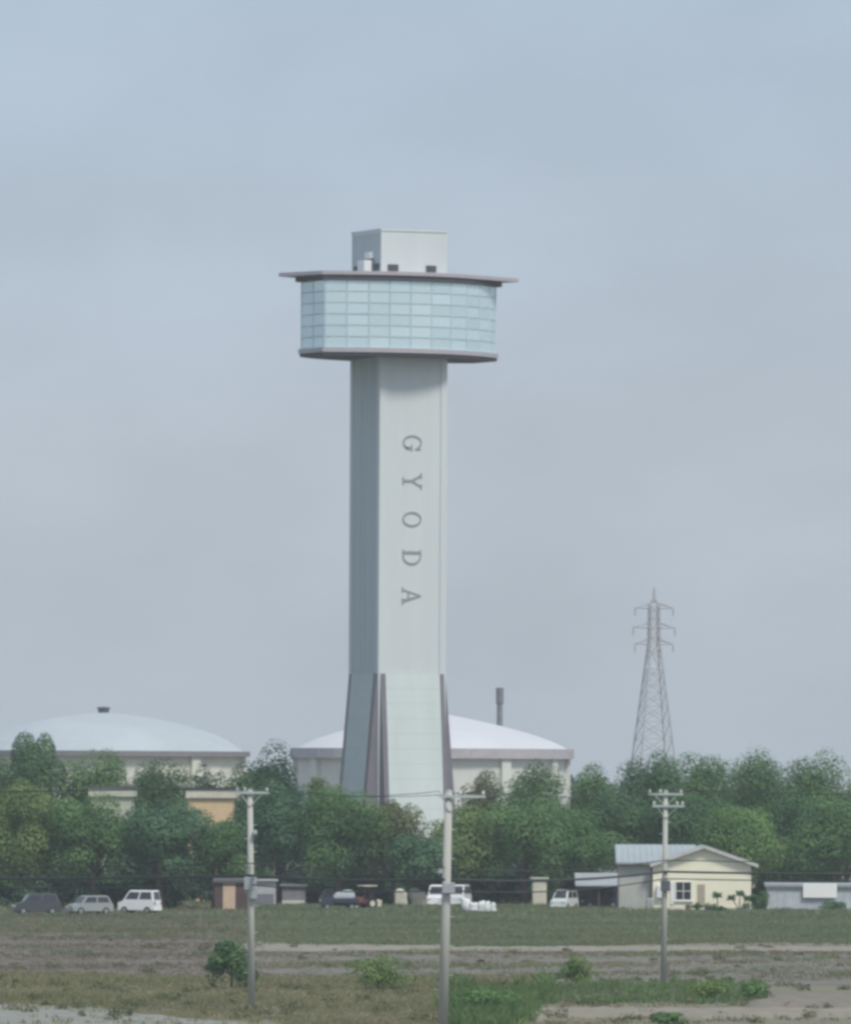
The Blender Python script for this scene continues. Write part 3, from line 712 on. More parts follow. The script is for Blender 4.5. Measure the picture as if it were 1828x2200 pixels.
# ------------------------------------------------------------------ buildings
CREAM = mat('house_cream_render', (0.88, 0.84, 0.67), 0.85, var=0.04, scale=0.6, bump=0.1, bscale=8)
GREYR = mat('house_grey_render', (0.47, 0.475, 0.44), 0.9, var=0.12, scale=0.8, bump=0.15, bscale=8)
ROOFB = mat('house_pale_blue_roof', (0.345, 0.395, 0.42), 0.6, var=0.08, scale=0.5)
TRIM = mat('house_white_trim', (0.78, 0.79, 0.78), 0.6, var=0.04)
GLD = mat('dark_window_glass', (0.045, 0.05, 0.06), 0.08, spec=0.6, var=0.3, scale=2)
def house():
    d = 722.0; s = F / d
    x0 = X(1402, d); x1 = X(1613, d); xc = X(1512, d, 5)
    o = empty('house', (xc, d, 0), 0, 'cream gabled house with pale blue roof and grey side wing', 'house')
    a, b = x0 - xc, x1 - xc
    ze_l, ze_r, zr = Z(1862, d, 1402), Z(1860, d, 1613), Z(1824, d, 1512)
    dep = 7.0
    MB().prism([(a, 0), (b, 0), (b, ze_r), (0, zr), (a, ze_l)], 'y', 0, dep).build('gable_wall', CREAM, o)
    MB().box(a - 0.03, b + 0.03, -0.06, 0.5, 0, 0.38).build('plinth', mat('house_plinth', (0.66, 0.64, 0.55), 0.9), o)
    # gable roof slopes with overhang
    sl = (zr - ze_r) / b; sl2 = (zr - ze_l) / -a
    over = 0.62
    for nm, pts in (('roof_slope', [(0, zr + 0.03), (b + over, ze_r - sl * over + 0.03), (b + over, ze_r - sl * over + 0.30), (0, zr + 0.30)]),
                    ('roof_slope', [(0, zr + 0.03), (0, zr + 0.30), (a - 0.25, ze_l - sl2 * 0.25 + 0.30), (a - 0.25, ze_l - sl2 * 0.25 + 0.03)])):
        MB().prism(pts, 'y', -0.45, dep + 0.4).build(nm, ROOFB, o)
    for pts in ([(0.01, zr + 0.02), (b + over, ze_r - sl * over + 0.02), (b + over, ze_r - sl * over + 0.33), (0.01, zr + 0.33)],
                [(-0.01, zr + 0.02), (-0.01, zr + 0.33), (a - 0.25, ze_l - sl2 * 0.25 + 0.33), (a - 0.25, ze_l - sl2 * 0.25 + 0.02)]):
        MB().prism(pts, 'y', -0.50, -0.44).build('bargeboard', mat('house_bargeboard', (0.58, 0.58, 0.57), 0.7), o)
    # side wing, ridge across
    wl = X(1330, d) - xc
    MB().box(wl, a + 0.02, 0.7, dep - 0.5, 0, Z(1860, d, 1365)).build('wing_wall', GREYR, o)
    e0, e1 = Z(1858, d, 1365), Z(1816, d, 1420)
    ym = 3.9
    xr = -0.6
    ro_ = [(0.25, e0 - 0.05), (ym, e1 - 0.25), (dep + 0.3, e0 - 0.05), (dep + 0.3, e0 + 0.18), (ym, e1), (0.25, e0 + 0.18)]
    MB().prism(ro_, 'x', wl - 0.3, xr).build('wing_roof', ROOFB, o)
    for k in range(14):
        xx = wl - 0.2 + k * (xr - wl + 0.1) / 13
        pts = [(0.24, e0 + 0.18), (ym, e1 + 0.0), (ym, e1 + 0.05), (0.24, e0 + 0.23)]
        MB().prism(pts, 'x', xx - 0.03, xx + 0.03).build('roof_seam', ROOFB, o)
    MB().tube((wl - 0.3, 0.20, e0 + 0.0), (a - 0.1, 0.20, e0 + 0.0), 0.07).build('gutter', mat('gutter_brown', (0.16, 0.13, 0.12), 0.6), o)
    MB().tube((a - 0.12, 0.62, 0.1), (a - 0.12, 0.62, e0 - 0.05), 0.05).build('downpipe', mat('gutter_brown2', (0.20, 0.17, 0.15), 0.6), o)
    # window
    def win(px0, px1, py0, py1, nx, nz):
        xa, xb, za, zb_ = X(px0, d, 2) - xc, X(px1, d, 2) - xc, Z(py1, d, px0), Z(py0, d, px0)
        f = MB(); t = 0.09
        f.box(xa - t, xb + t, -0.09, 0.02, zb_, zb_ + t); f.box(xa - t, xb + t, -0.09, 0.02, za - t, za)
        f.box(xa - t, xa, -0.088, 0.02, za, zb_); f.box(xb, xb + t, -0.088, 0.02, za, zb_)
        for i in range(1, nx): q = xa + (xb - xa) * i / nx; f.box(q - 0.03, q + 0.03, -0.07, 0.02, za, zb_)
        for i in range(1, nz): q = za + (zb_ - za) * i / nz; f.box(xa, xb, -0.072, 0.018, q - 0.03, q + 0.03)
        fr = f.build('window', TRIM, o)
        for i in range(nx):
            for j in range(nz):
                MB().box(xa + (xb - xa) * i / nx + 0.035, xa + (xb - xa) * (i + 1) / nx - 0.035, -0.045, -0.02, za + (zb_ - za) * j / nz + 0.035, za + (zb_ - za) * (j + 1) / nz - 0.035).build('pane', GLD, fr)
        MB().box(xa - 0.2, xb + 0.2, -0.18, 0.01, za - t - 0.06, za - t - 0.005).build('sill', TRIM, fr)
    win(1452, 1484, 1896, 1934, 2, 2)
    dx0, dx1 = X(1498, d, 1) - xc, X(1514, d, 1) - xc
    MB().box(dx0, dx1, -0.05, 0.02, 0.4, 2.35).build('door', mat('door_pale_brown', (0.46, 0.40, 0.31), 0.7), o)
    MB().box(X(1410, d, 1) - xc, X(1432, d, 1) - xc, -0.40, -0.02, 1.15, 2.25).bevel(0.04).build('wall_unit', WHITE, o)
    MB().box(X(1440, d, 1) - xc, X(1449, d, 1) - xc, -0.10, 0.01, 0.6, 2.5).build('shutter', TRIM, o)
house()

def simple_shed(name, label, px0, px1, top_y, d, depth, wallm, roofm, cat='shed', rise=0.35, ribs=0, door=None, group=None, z0=0.0):
    x0, x1 = X(px0, d), X(px1, d); h = Z(top_y, d, (px0 + px1) / 2) - rise; c = (x0 + x1) / 2
    o = empty(name, (c, d, z0), 0, label, cat, group); a, b = x0 - c, x1 - c
    MB().box(a, b, 0, depth, 0, h - 0.003).build('wall', wallm, o)
    MB().prism([(-0.25, h), (depth + 0.25, h + rise * 0.4), (depth + 0.25, h + rise), (-0.25, h + rise * 0.6)], 'x', a - 0.2, b + 0.2).build('roof', roofm, o)
    for i in range(ribs):
        q = a + (b - a) * (i + 0.5) / ribs
        MB().box(q - 0.03, q + 0.03, -0.035, 0.01, 0.02, h - 0.05).build('wall_rib', wallm, o)
    if door:
        dm, p0, p1, hh = door
        MB().box(a + (b - a) * p0, a + (b - a) * p1, -0.06, 0.012, 0.05, h * hh).build('door', dm, o)
    return o
SHEDW = mat('shed_bluish_white', (0.50, 0.555, 0.60), 0.6, var=0.14, scale=0.9)
SHEDB = mat('shed_white', (0.80, 0.82, 0.81), 0.6, var=0.03)
simple_shed('long_shed', 'long low bluish white shed at the right picture edge', 1648, 1900, 1898, 728, 3.0, SHEDW, mat('shed_roof_grey', (0.33, 0.355, 0.37), 0.6), ribs=16)
d = 725.6; x0, x1 = X(1727, d), X(1800, d)
pn = MB().box(-(x1 - x0) / 2, (x1 - x0) / 2, 0, 0.08, 0, 1.25).bevel(0.02).build('white_sheet', SHEDB); pn.location = ((x0 + x1) / 2, 727.7, 1.15); tag(pn, 'bright white sheet fixed on the long shed wall', 'sheet')
# carport with a dark car, cream cabinet
def carport():
    d = 735.0; x0, x1 = X(1238, d), X(1334, d); c = (x0 + x1) / 2; a, b = x0 - c, x1 - c
    o = empty('carport', (c, d, 0), 0, 'low grey roofed carport left of the house', 'carport')
    h = Z(1905, d, 1285); h2 = Z(1880, d, 1285)
    MB().prism([(-0.4, h), (4.6, h2), (4.6, h2 + 0.10), (-0.4, h + 0.10)], 'x', a - 0.1, b).build('roof', mat('carport_roof', (0.36, 0.38, 0.40), 0.6, var=0.12), o)
    for x in (a + 0.1, 0, b - 0.15):
        for y in (0.0, 4.3): MB().box(x - 0.06, x + 0.06, y - 0.06, y + 0.06, 0, h + (h2 - h) * y / 4.6 * 0.98).build('post', mat('post_brown', (0.14, 0.11, 0.10), 0.8), o)
    MB().box(a, b - 0.05, 4.42, 4.5, 0, h2 - 0.12).build('back_wall', mat('carport_dark_boards', (0.10, 0.09, 0.09), 0.9), o)
carport()
simple_shed('storage_cabinet', 'small cream storage cabinet left of the carport', 1144, 1174, 1886, 741, 1.0, mat('cabinet_cream', (0.70, 0.68, 0.55), 0.7), mat('cabinet_roof', (0.60, 0.60, 0.53), 0.7), 'cabinet', rise=0.12, door=(mat('cabinet_door', (0.66, 0.64, 0.52), 0.7), 0.1, 0.9, 0.9))
MAROON = mat('shed_maroon_boards', (0.13, 0.085, 0.085), 0.85, var=0.2, scale=1.5)
simple_shed('garden_shed', 'maroon shed with a pale orange door beside the left pole', 462, 532, 1888, 716, 2.2, MAROON, mat('shed_dark_roof', (0.13, 0.12, 0.13), 0.7), ribs=10, door=(mat('door_pale_orange', (0.62, 0.47, 0.34), 0.7), 0.24, 0.62, 0.97))
simple_shed('site_box', 'grey white metal box shed right of the left pole', 548, 592, 1890, 735, 1.6, mat('box_grey_white', (0.48, 0.50, 0.51), 0.6, var=0.15), mat('box_roof', (0.42, 0.43, 0.45), 0.6), rise=0.15, door=(mat('box_lower_grey', (0.20, 0.21, 0.24), 0.7), 0.05, 0.9, 0.5))
simple_shed('site_box', 'weathered grey hut with pale base left of the dark pickup', 606, 656, 1900, 742, 1.4, mat('hut_grey', (0.25, 0.25, 0.27), 0.8, var=0.2), mat('hut_roof', (0.20, 0.21, 0.22), 0.7), rise=0.2, door=(mat('hut_pale_base', (0.62, 0.62, 0.53), 0.8), 0.0, 0.95, 0.28))
GASC = mat('gas_cylinder_grey', (0.36, 0.38, 0.38), 0.5)
for i, (px_, lab) in enumerate(((1392, 'grey gas cylinder by the grey wing wall, left of the pair'), (1399, 'grey gas cylinder by the grey wing wall, right of the pair'))):
    g_ = empty('gas_cylinder', (X(px_, 721.6), 721.6, 0), 0, lab, 'gas cylinder', 'gas cylinders')
    MB().lathe([(0, 0.02), (0.17, 0.03), (0.18, 0.1), (0.18, 1.0), (0.12, 1.14), (0.05, 1.18)], 14).build('tank', GASC, g_, True)
    MB().lathe([(0.03, 1.15), (0.03, 1.24), (0.08, 1.25), (0.08, 1.32), (0, 1.33)], 10).build('valve', DARK, g_)
for px_, d_, h_, c_, lab in ((1478, 720.4, 0.42, (0.30, 0.16, 0.10), 'small brown flower pot under the house window'), (1520, 719.6, 0.5, (0.16, 0.17, 0.18), 'dark planter tub right of the house door'), (1604, 719.8, 0.55, (0.50, 0.50, 0.46), 'pale planter tub at the right corner of the house')):
    g_ = empty('planter', (X(px_, d_), d_, 0), 0, lab, 'planter')
    MB().lathe([(0, 0.0), (h_ * 0.42, 0.0), (h_ * 0.55, h_), (h_ * 0.47, h_), (h_ * 0.45, h_ * 0.85), (0, h_ * 0.85)], 14).build('pot', mat('pot_' + lab.split()[1], c_, 0.8), g_)
    rg = np.random.default_rng(int(px_)); dd = unit(rg.normal(size=(160, 3))); dd[:, 2] = np.abs(dd[:, 2])
    link('foliage', leaf_cloud(dd * np.array([h_ * 0.7, h_ * 0.7, h_ * 0.9]) * rg.uniform(0.4, 1, (160, 1)) + np.array([0, 0, h_ * 0.85]), dd, rg.uniform(0.08, 0.18, 160), rg, rg.random(160), 'foliage'), LEAF['mid'], g_)
# buildings glimpsed between the trees
def block(name, label, px0, px1, ytop, d, m, fasc):
    x0, x1 = X(px0, d, 9), X(px1, d, 9); c = (x0 + x1) / 2; h = Z(ytop, d, px0)
    o = empty(name, (c, d, 0), 0, label, 'building'); a, b = x0 - c, x1 - c
    MB().box(a, b, 0, 8, 0, h - 0.75).build('wall', m, o)
    MB().box(a - 0.25, b + 0.25, -0.25, 8.25, h - 0.75, h).build('eave_fascia', fasc, o)
    MB().box(a - 0.35, b + 0.35, -0.35, 8.35, h, h + 0.18).build('roof', mat('flat_roof_dark', (0.10, 0.10, 0.10), 0.9), o)
    for i in range(2):
        q = a + (b - a) * (0.3 + 0.4 * i)
        f = MB().box(q - 0.6, q + 0.6, -0.04, 0.01, h - 5.2, h - 3.9).build('window', TRIM, o)
        MB().box(q - 0.5, q + 0.5, -0.06, -0.035, h - 5.1, h - 4.0).build('pane', GLD, f)
block('hall_building', 'orange-beige building with white fascia seen between trees', 405, 500, 1697, 764, mat('wall_orange_beige', (0.70, 0.52, 0.31), 0.85, var=0.06), mat('fascia_cream', (0.68, 0.65, 0.53), 0.8))
block('hall_building', 'pale grey-green wall of a building peeping through left trees', 196, 282, 1694, 772, mat('wall_pale_green', (0.50, 0.53, 0.43), 0.85), mat('fascia_pale', (0.56, 0.58, 0.48), 0.8))

# ------------------------------------------------------------------ vehicles
TYRE = mat('tyre_rubber', (0.025, 0.025, 0.027), 0.9); RIM = mat('wheel_rim', (0.40, 0.41, 0.42), 0.4, 0.6)
LAMP_R = mat('tail_lamp_red', (0.35, 0.03, 0.02), 0.3); LAMP_W = mat('head_lamp_clear', (0.75, 0.76, 0.75), 0.2)
def wheels(o, xs, w2, r):
    for x in xs:
        for s in (-1, 1):
            wl = MB().tube((x, s * (w2 - 0.16), r), (x, s * (w2 + 0.02), r), r, n=16).build('wheel', TYRE, o)
            MB().tube((x, s * (w2 + 0.0), r), (x, s * (w2 + 0.035), r), r * 0.62, n=12).build('rim', RIM, wl)
def car(name, label, px, d, rz, L_, W_, H_, paint, style, z0=0.0, cat='car', group=None):
    o = empty(name, (X(px, d), d, z0), rz, label, cat, group)
    h = L_ / 2; w2 = W_ / 2
    if style == 'van':
        low = [(-h, 0.28), (h, 0.28), (h, H_ * 0.50), (h - 0.06, H_ * 0.56), (-h + 0.55, H_ * 0.56), (-h + 0.05, H_ * 0.47)]
        b0, b1, t0, t1 = -h + 0.45, h - 0.05, -h + 1.05, h - 0.22
    elif style == 'sedan':
        low = [(-h, 0.25), (h, 0.25), (h, H_ * 0.56), (h - 0.1, H_ * 0.62), (-h + 1.0, H_ * 0.64), (-h + 0.1, H_ * 0.52)]
        b0, b1, t0, t1 = -h + 1.05, h - 0.45, -h + 1.75, h - 1.15
    else:
        low = [(-h, 0.25), (h, 0.25), (h, H_ * 0.55), (h - 0.08, H_ * 0.60), (-h + 0.85, H_ * 0.60), (-h + 0.08, H_ * 0.48)]
        b0, b1, t0, t1 = -h + 0.75, h - 0.08, -h + 1.35, h - 0.45
    MB().prism(low, 'y', -w2, w2).bevel(0.05, 2).build('body', paint, o)
    zb_ = low[4][1] - 0.03; wt = w2 * 0.80
    cab = MB().hexa([(b0, -w2 * .96, zb_), (b1, -w2 * .96, zb_), (b1, w2 * .96, zb_), (b0, w2 * .96, zb_)], [(t0, -wt, H_), (t1, -wt, H_), (t1, wt, H_), (t0, wt, H_)])
    cb = cab.bevel(0.05, 2).build('cabin', paint, o)
    # side glass, windscreen, rear glass lie on the cabin faces
    def lerp3(a, b, t): return tuple(a[i] + (b[i] - a[i]) * t for i in range(3))
    for s in (-1, 1):
        A, B = (b0, s * w2 * .96, zb_), (b1, s * w2 * .96, zb_); C_, D_ = (t1, s * wt, H_), (t0, s * wt, H_)
        for f0, f1 in ((0.06, 0.47), (0.52, 0.93)):
            pp = []
            for f, g in ((f0, 0.15), (f1, 0.15), (f1, 0.84), (f0, 0.84)):
                p = lerp3(lerp3(A, B, f), lerp3(D_, C_, f), g); pp.append((p[0], p[1] + s * 0.008, p[2]))
            MB().quad(*pp).build('side_window', GLD, cb)
    for nm, xb, xt, sg in (('windscreen', b0, t0, -1), ('rear_window', b1, t1, 1)):
        pp = []
        for f, g in ((0.08, 0.12), (0.92, 0.12), (0.90, 0.86), (0.10, 0.86)):
            y = (f * 2 - 1); p = (xb + (xt - xb) * g, y * (w2 * .96 + (wt - w2 * .96) * g), zb_ + (H_ - zb_) * g); pp.append((p[0] + sg * 0.01, p[1], p[2] + 0.006))
        MB().quad(*pp).build(nm, GLD, cb)
    for s in (-1, 1):
        MB().box(-h - 0.012, -h + 0.1, s * w2 * 0.72 - 0.16, s * w2 * 0.72 + 0.16, H_ * 0.36, H_ * 0.45).build('headlight', LAMP_W, o)
        MB().box(h - 0.1, h + 0.012, s * w2 * 0.78 - 0.12, s * w2 * 0.78 + 0.12, H_ * 0.38, H_ * 0.52).build('tail_light', LAMP_R, o)
    MB().box(-h - 0.03, -h + 0.12, -w2 * .92, w2 * .92, 0.26, 0.44).bevel(0.03).build('bumper', paint, o)
    MB().box(h - 0.12, h + 0.03, -w2 * .92, w2 * .92, 0.26, 0.46).bevel(0.03).build('bumper', paint, o)
    wheels(o, (-h * 0.62, h * 0.62), w2, 0.30)
    return o
def paint(name, c, rough=0.35): return mat(name, c, rough, var=0.05, spec=0.5, scale=0.8)
WPAINT = paint('paint_white', (0.80, 0.82, 0.83)); DKBLUE = paint('paint_dark_blue', (0.035, 0.045, 0.07)); SILV = paint('paint_silver_grey', (0.30, 0.33, 0.33)); DGREY = paint('paint_dark_grey', (0.06, 0.07, 0.08))
car('parked_car', 'dark grey car parked at the far left edge', 78, 690, math.radians(12), 3.9, 1.65, 1.75, DGREY, 'hatch')
car('parked_car', 'silver grey car left of the white van', 192, 692, math.radians(28), 3.7, 1.6, 1.55, SILV, 'hatch')
car('parked_van', 'small white van parked under the left trees', 300, 697, math.radians(-24), 3.4, 1.55, 1.95, WPAINT, 'van', cat='van')
car('parked_car', 'dark blue car inside the carport', 1290, 737.5, math.radians(4), 3.3, 1.6, 1.5, DKBLUE, 'hatch')
def kei_truck(name, label, px, d, rz, pm, bedm, z0=0.0, load=None):
    o = empty(name, (X(px, d), d, z0), rz, label, 'truck')
    MB().prism([(-1.65, 0.35), (-0.55, 0.35), (-0.55, 1.75), (-1.18, 1.75), (-1.60, 1.05)], 'y', -0.7, 0.7).bevel(0.05, 2).build('cab', pm, o)
    MB().quad((-1.575, -0.6, 1.12), (-1.575, 0.6, 1.12), (-1.215, 0.56, 1.68), (-1.215, -0.56, 1.68)).build('windscreen', GLD, o)
    for s in (-1, 1): MB().quad((-1.35, s * 0.708, 1.10), (-0.68, s * 0.708, 1.10), (-0.68, s * 0.708, 1.62), (-1.12, s * 0.708, 1.62)).build('side_window', GLD, o)
    MB().box(-0.50, 1.65, -0.70, 0.70, 0.58, 0.68).build('bed', bedm, o)
    for s in (-1, 1): MB().box(-0.50, 1.65, s * 0.70 - 0.03, s * 0.70 + 0.03, 0.69, 0.98).build('side_board', bedm, o)
    MB().box(1.62, 1.68, -0.66, 0.66, 0.69, 0.98).build('tailgate', bedm, o)
    MB().box(-1.5, 1.6, -0.35, 0.35, 0.36, 0.57).build('chassis', TYRE, o)
    for s in (-1, 1): MB().box(-1.67, -1.60, s * 0.5 - 0.12, s * 0.5 + 0.12, 0.72, 0.9).build('headlight', LAMP_W, o)
    wheels(o, (-1.1, 1.05), 0.68, 0.27)
    return o
kei_truck('small_truck', 'dark blue pickup under the trees with a grey load', 728, 722, math.radians(8), DKBLUE, DKBLUE)
car('parked_van', 'tall white van facing the viewer, left of the centre pole', 940, 735, math.radians(82), 3.3, 1.5, 2.0, WPAINT, 'van', cat='van', group='white vans at the centre pole')
car('parked_van', 'tall white van half behind the centre pole, right of it', 986, 737, math.radians(76), 3.3, 1.5, 2.0, paint('paint_white_grey', (0.66, 0.69, 0.70)), 'van', cat='van', group='white vans at the centre pole')
car('parked_van', 'small white van standing left of the carport', 1212, 726, math.radians(68), 3.2, 1.45, 1.75, paint('paint_off_white', (0.66, 0.70, 0.68)), 'van', cat='van')
# covered load and bulk bags, lumpy cloth bodies
def lump(name, label, px, d, sx, sy, h, m, cat, z0=0.0, group=None, seed=0, ear=True):
    rng = random.Random(seed); o = empty(name, (X(px, d, z0), d, z0), 0, label, cat, group)
    mb = MB(); bmesh.ops.create_cube(mb.bm, size=2.0); bmesh.ops.subdivide_edges(mb.bm, edges=mb.bm.edges[:], cuts=5, use_grid_fill=True)
    for v in mb.bm.verts:
        p = v.co.copy(); q = p.normalized() * 1.25; p = p.lerp(q, 0.5)
        wob = 1 + 0.07 * math.sin(4 * p.z + seed * 2.1) + 0.06 * math.sin(3.3 * p.x + 2.7 * p.y + seed) + rng.uniform(-.03, .03)
        v.co = Vector((p.x * wob * sx / 2 + 0.10 * sx * p.z * math.sin(seed * 1.7), p.y * wob * sy / 2, max(0.0, (p.z + 0.93) * h / 2 * (1 + 0.08 * math.sin(2.3 * p.x + seed)))))
    mb.build('bag' if ear else 'cover', m, o, True)
    if ear:
        for s in (-1, 1): MB().path([(s * sx * .3, 0, h * .88), (s * sx * .22, 0, h * 1.08), (s * sx * .1, 0, h * .93)], 0.03, 5).build('loop', m, o)
    return o
BAGC = mat('bag_cream_cloth', (0.56, 0.55, 0.46), 0.9, var=0.12, scale=2); BAGW = mat('bag_white_plastic', (0.74, 0.78, 0.78), 0.6, var=0.08, scale=2)
lump('tarpaulin_load', 'pale grey covered load on the dark blue pickup', 738, 722.1, 1.8, 1.15, 0.95, mat('tarp_grey_blue', (0.42, 0.47, 0.49), 0.7, var=0.1), 'load', 0.685, seed=1, ear=False)
lump('bulk_bag', 'cream bulk bag nearer the centre pole, narrower of two', 861, 738, 1.1, 1.0, 1.5, BAGC, 'bag', 0, seed=2, group='bulk bags under the trees')
lump('bulk_bag', 'wide cream bulk bag between the narrow bag and the white vans', 898, 740, 1.4, 1.1, 1.6, BAGC, 'bag', 0, seed=3, group='bulk bags under the trees')
for i, (px_, w_, h_, lab) in enumerate(((1002, 0.75, 1.15, 'tall white sack right next to the white vans'), (1018, 0.7, 0.8, 'white sack second from the white vans'), (1034, 0.55, 0.95, 'upright white sack in the middle of the sack row'), (1047, 0.5, 0.9, 'narrow white sack near the end of the sack row'), (1060, 0.42, 0.8, 'last small white sack of the row, farthest from the vans'))):
    lump('white_sack', lab, px_, 716 - i * 1.2, w_, 0.6, h_, BAGW, 'sack', 0, seed=10 + i, group='white sacks beside the vans')
# small farm tractor
def tractor():
    d = 724.0; o = empty('tractor', (X(778, d), d, 0), math.radians(30), 'small maroon tractor with cream canopy beside the dark pickup', 'tractor')
    RED = paint('tractor_maroon', (0.20, 0.07, 0.06), 0.5); CRM = mat('tractor_canopy_cream', (0.64, 0.60, 0.50), 0.7)
    MB().box(-1.25, 0.05, -0.30, 0.30, 0.55, 1.08).bevel(0.07, 2).build('bonnet', RED, o)
    MB().box(-1.28, -1.24, -0.25, 0.25, 0.6, 1.0).build('grille', DARK, o)
    MB().box(0.0, 1.0, -0.45, 0.45, 0.45, 0.80).bevel(0.04).build('body', RED, o)
    MB().box(0.45, 0.85, -0.22, 0.22, 0.81, 0.95).bevel(0.04).build('seat', DARK, o); MB().box(0.80, 0.9, -0.22, 0.22, 0.95, 1.35).bevel(0.03).build('backrest', DARK, o)
    MB().tube((0.05, 0, 0.9), (0.25, 0, 1.25), 0.03).build('steering_column', DARK, o)
    for x in (0.0, 0.95):
        for s in (-1, 1): MB().tube((x, s * 0.42, 0.8), (x, s * 0.42, 1.98), 0.03).build('canopy_post', DARK, o)
    MB().box(-0.2, 1.2, -0.6, 0.6, 1.98, 2.08).bevel(0.04).build('canopy', CRM, o)
    MB().prism([(1.05, 0.3), (1.5, 0.25), (1.6, 0.8), (1.1, 0.9)], 'y', -0.65, 0.65).build('tiller_cover', CRM, o)
    for x, r in ((-0.95, 0.32), (0.65, 0.52)):
        for s in (-1, 1):
            wl = MB().tube((x, s * 0.42, r), (x, s * 0.66, r), r, n=18).build('wheel', TYRE, o); MB().tube((x, s * 0.64, r), (x, s * 0.68, r), r * 0.5, n=12).build('rim', CRM, wl)
tractor()

# ------------------------------------------------------------------ utility poles and wires
POLE = mat('pole_weathered_concrete', (0.47, 0.475, 0.44), 0.9, var=0.10, scale=1.5, stretch=(1, 1, 0.3)); ARM = mat('galvanised_steel', (0.50, 0.54, 0.54), 0.5, 0.2, var=0.1)
PORC = mat('porcelain', (0.72, 0.74, 0.72), 0.25)
def pole(label, px_top, px_bot, d, top_y, r0, r1, arms, boxes, steps=True):
    zt = Z(top_y, d, px_top); xb = X(px_bot, d, 0); xt = X(px_top, d, zt)
    o = empty('utility_pole', (xb, d, 0), 0, label, 'utility pole', 'concrete utility poles')
    lean = (xt - xb)
    MB().path([(0, 0, -0.3), (lean * 0.5, 0, zt * 0.5), (lean, 0, zt)], [r0, (r0 + r1) / 2, r1], 16).build('shaft', POLE, o, True)
    ax = lambda z: lean * z / zt
    for dz, a0, a1, ins in arms:
        z = zt + dz
        am = MB().box(a0, a1, -r1 - 0.10, -r1 - 0.01, z - 0.06, z + 0.06).build('cross_arm', ARM, o); am.location.x = ax(z)
        for q in ins:
            ii = MB().lathe([(0.03, z + 0.05), (0.025, z + 0.10), (0.075, z + 0.12), (0.045, z + 0.16), (0.075, z + 0.19), (0.04, z + 0.25), (0, z + 0.28)], 10, (q, -r1 - 0.05)).build('insulator', PORC, o); ii.location.x = ax(z)
        st = MB(); mid = (a0 + a1) / 2
        st.tube((a0 * 0.65, -r1 - 0.05, z - 0.05), (0, -r1 - 0.02, z - 0.7), 0.025, n=5); st.tube((a1 * 0.65, -r1 - 0.05, z - 0.05), (0, -r1 - 0.02, z - 0.7), 0.025, n=5)
        s_ = st.build('arm_brace', ARM, o); s_.location.x = ax(z)
    for x, z, bw, bh, m in boxes:
        bx_ = MB().box(x - bw / 2, x + bw / 2, -r0 - 0.22, -r1 * 0.6, z - bh / 2, z + bh / 2).bevel(0.03).build('junction_box', m, o); bx_.location.x = ax(z)
    if steps:
        for i in range(12):
            z = 1.9 + i * (zt - 3) / 12; s = 1 if i % 2 else -1
            rr = r0 + (r1 - r0) * z / zt
            t_ = MB().tube((s * (rr - 0.03), 0, z), (s * (rr + 0.17), 0, z), 0.018, n=5).build('step_bolt', ARM, o); t_.location.x = ax(z)
    MB().lathe([(r1 * 1.02, zt - 0.03), (r1 * 1.02, zt + 0.03), (0, zt + 0.06)], 16, (lean, 0)).build('pole_cap', ARM, o)
    return o, xt, zt
BOXG = mat('junction_box_grey', (0.40, 0.44, 0.46), 0.6); BOXD = mat('junction_box_dark', (0.13, 0.14, 0.16), 0.6)
PL = pole('slim concrete pole at the left with one crossarm, beside a round bush', 537, 541, 417, 1697, 0.19, 0.135, [(-0.15, -0.72, 0.95, (-0.62, -0.25, 0.85))], [(-0.02, 6.35, 0.62, 0.65, BOXG), (0.1, 5.8, 0.4, 0.45, BOXG), (0.24, 8.9, 0.2, 0.22, ARM)])
PC = pole('thick concrete pole in the centre standing before the tower foot', 964, 951, 387, 1700, 0.25, 0.17, [(-0.25, -0.45, 1.70, (-0.35, 0.55, 1.6))], [(0.1, 6.6, 0.6, 0.5, BOXG)])
PR = pole('slim concrete pole at the right standing before the cream house', 1430, 1425, 472, 1700, 0.18, 0.13, [(-0.18, -0.98, 0.98, (-0.9, -0.3, 0.85)), (-0.85, -0.75, 1.05, (-0.65, 0.65, 0.95))], [(0.05, 5.6, 0.55, 0.6, BOXD)])
CAB = mat('cable_black', (0.035, 0.04, 0.045), 0.6)
def wire(label, a, b, sag, r, group):
    pts = []; a, b = Vector(a), Vector(b)
    for i in range(25):
        t = i / 24; p = a.lerp(b, t); p.z -= sag * 4 * t * (1 - t); pts.append(p)
    return tag(MB().path(pts, r, 5).build('overhead_cable', CAB), label, 'cable', group)
def top(pl, off, dz, zoff=0.25): return (pl[1] + off, pl[0].location.y - 0.2, pl[2] + dz + zoff)
zt_ = 6.75
def att(pl, z): return (pl[0].location.x, pl[0].location.y - 0.28, z)
farL, farR = (-75, 445, 0), (85, 505, 0)
wire('thick black cable from left pole out of the left edge', att(PL, 6.75), (-60, 432, 7.3), 0.55, 0.065, 'low thick cables')
wire('thick black cable between left pole and centre pole', att(PL, 6.75), att(PC, 7.0), 0.12, 0.065, 'low thick cables')
wire('thick black cable between centre pole and right pole', att(PC, 7.0), att(PR, 6.4), 0.25, 0.065, 'low thick cables')
wire('thick black cable from right pole out of the right edge', att(PR, 6.4), (66, 500, 7.2), 0.5, 0.065, 'low thick cables')
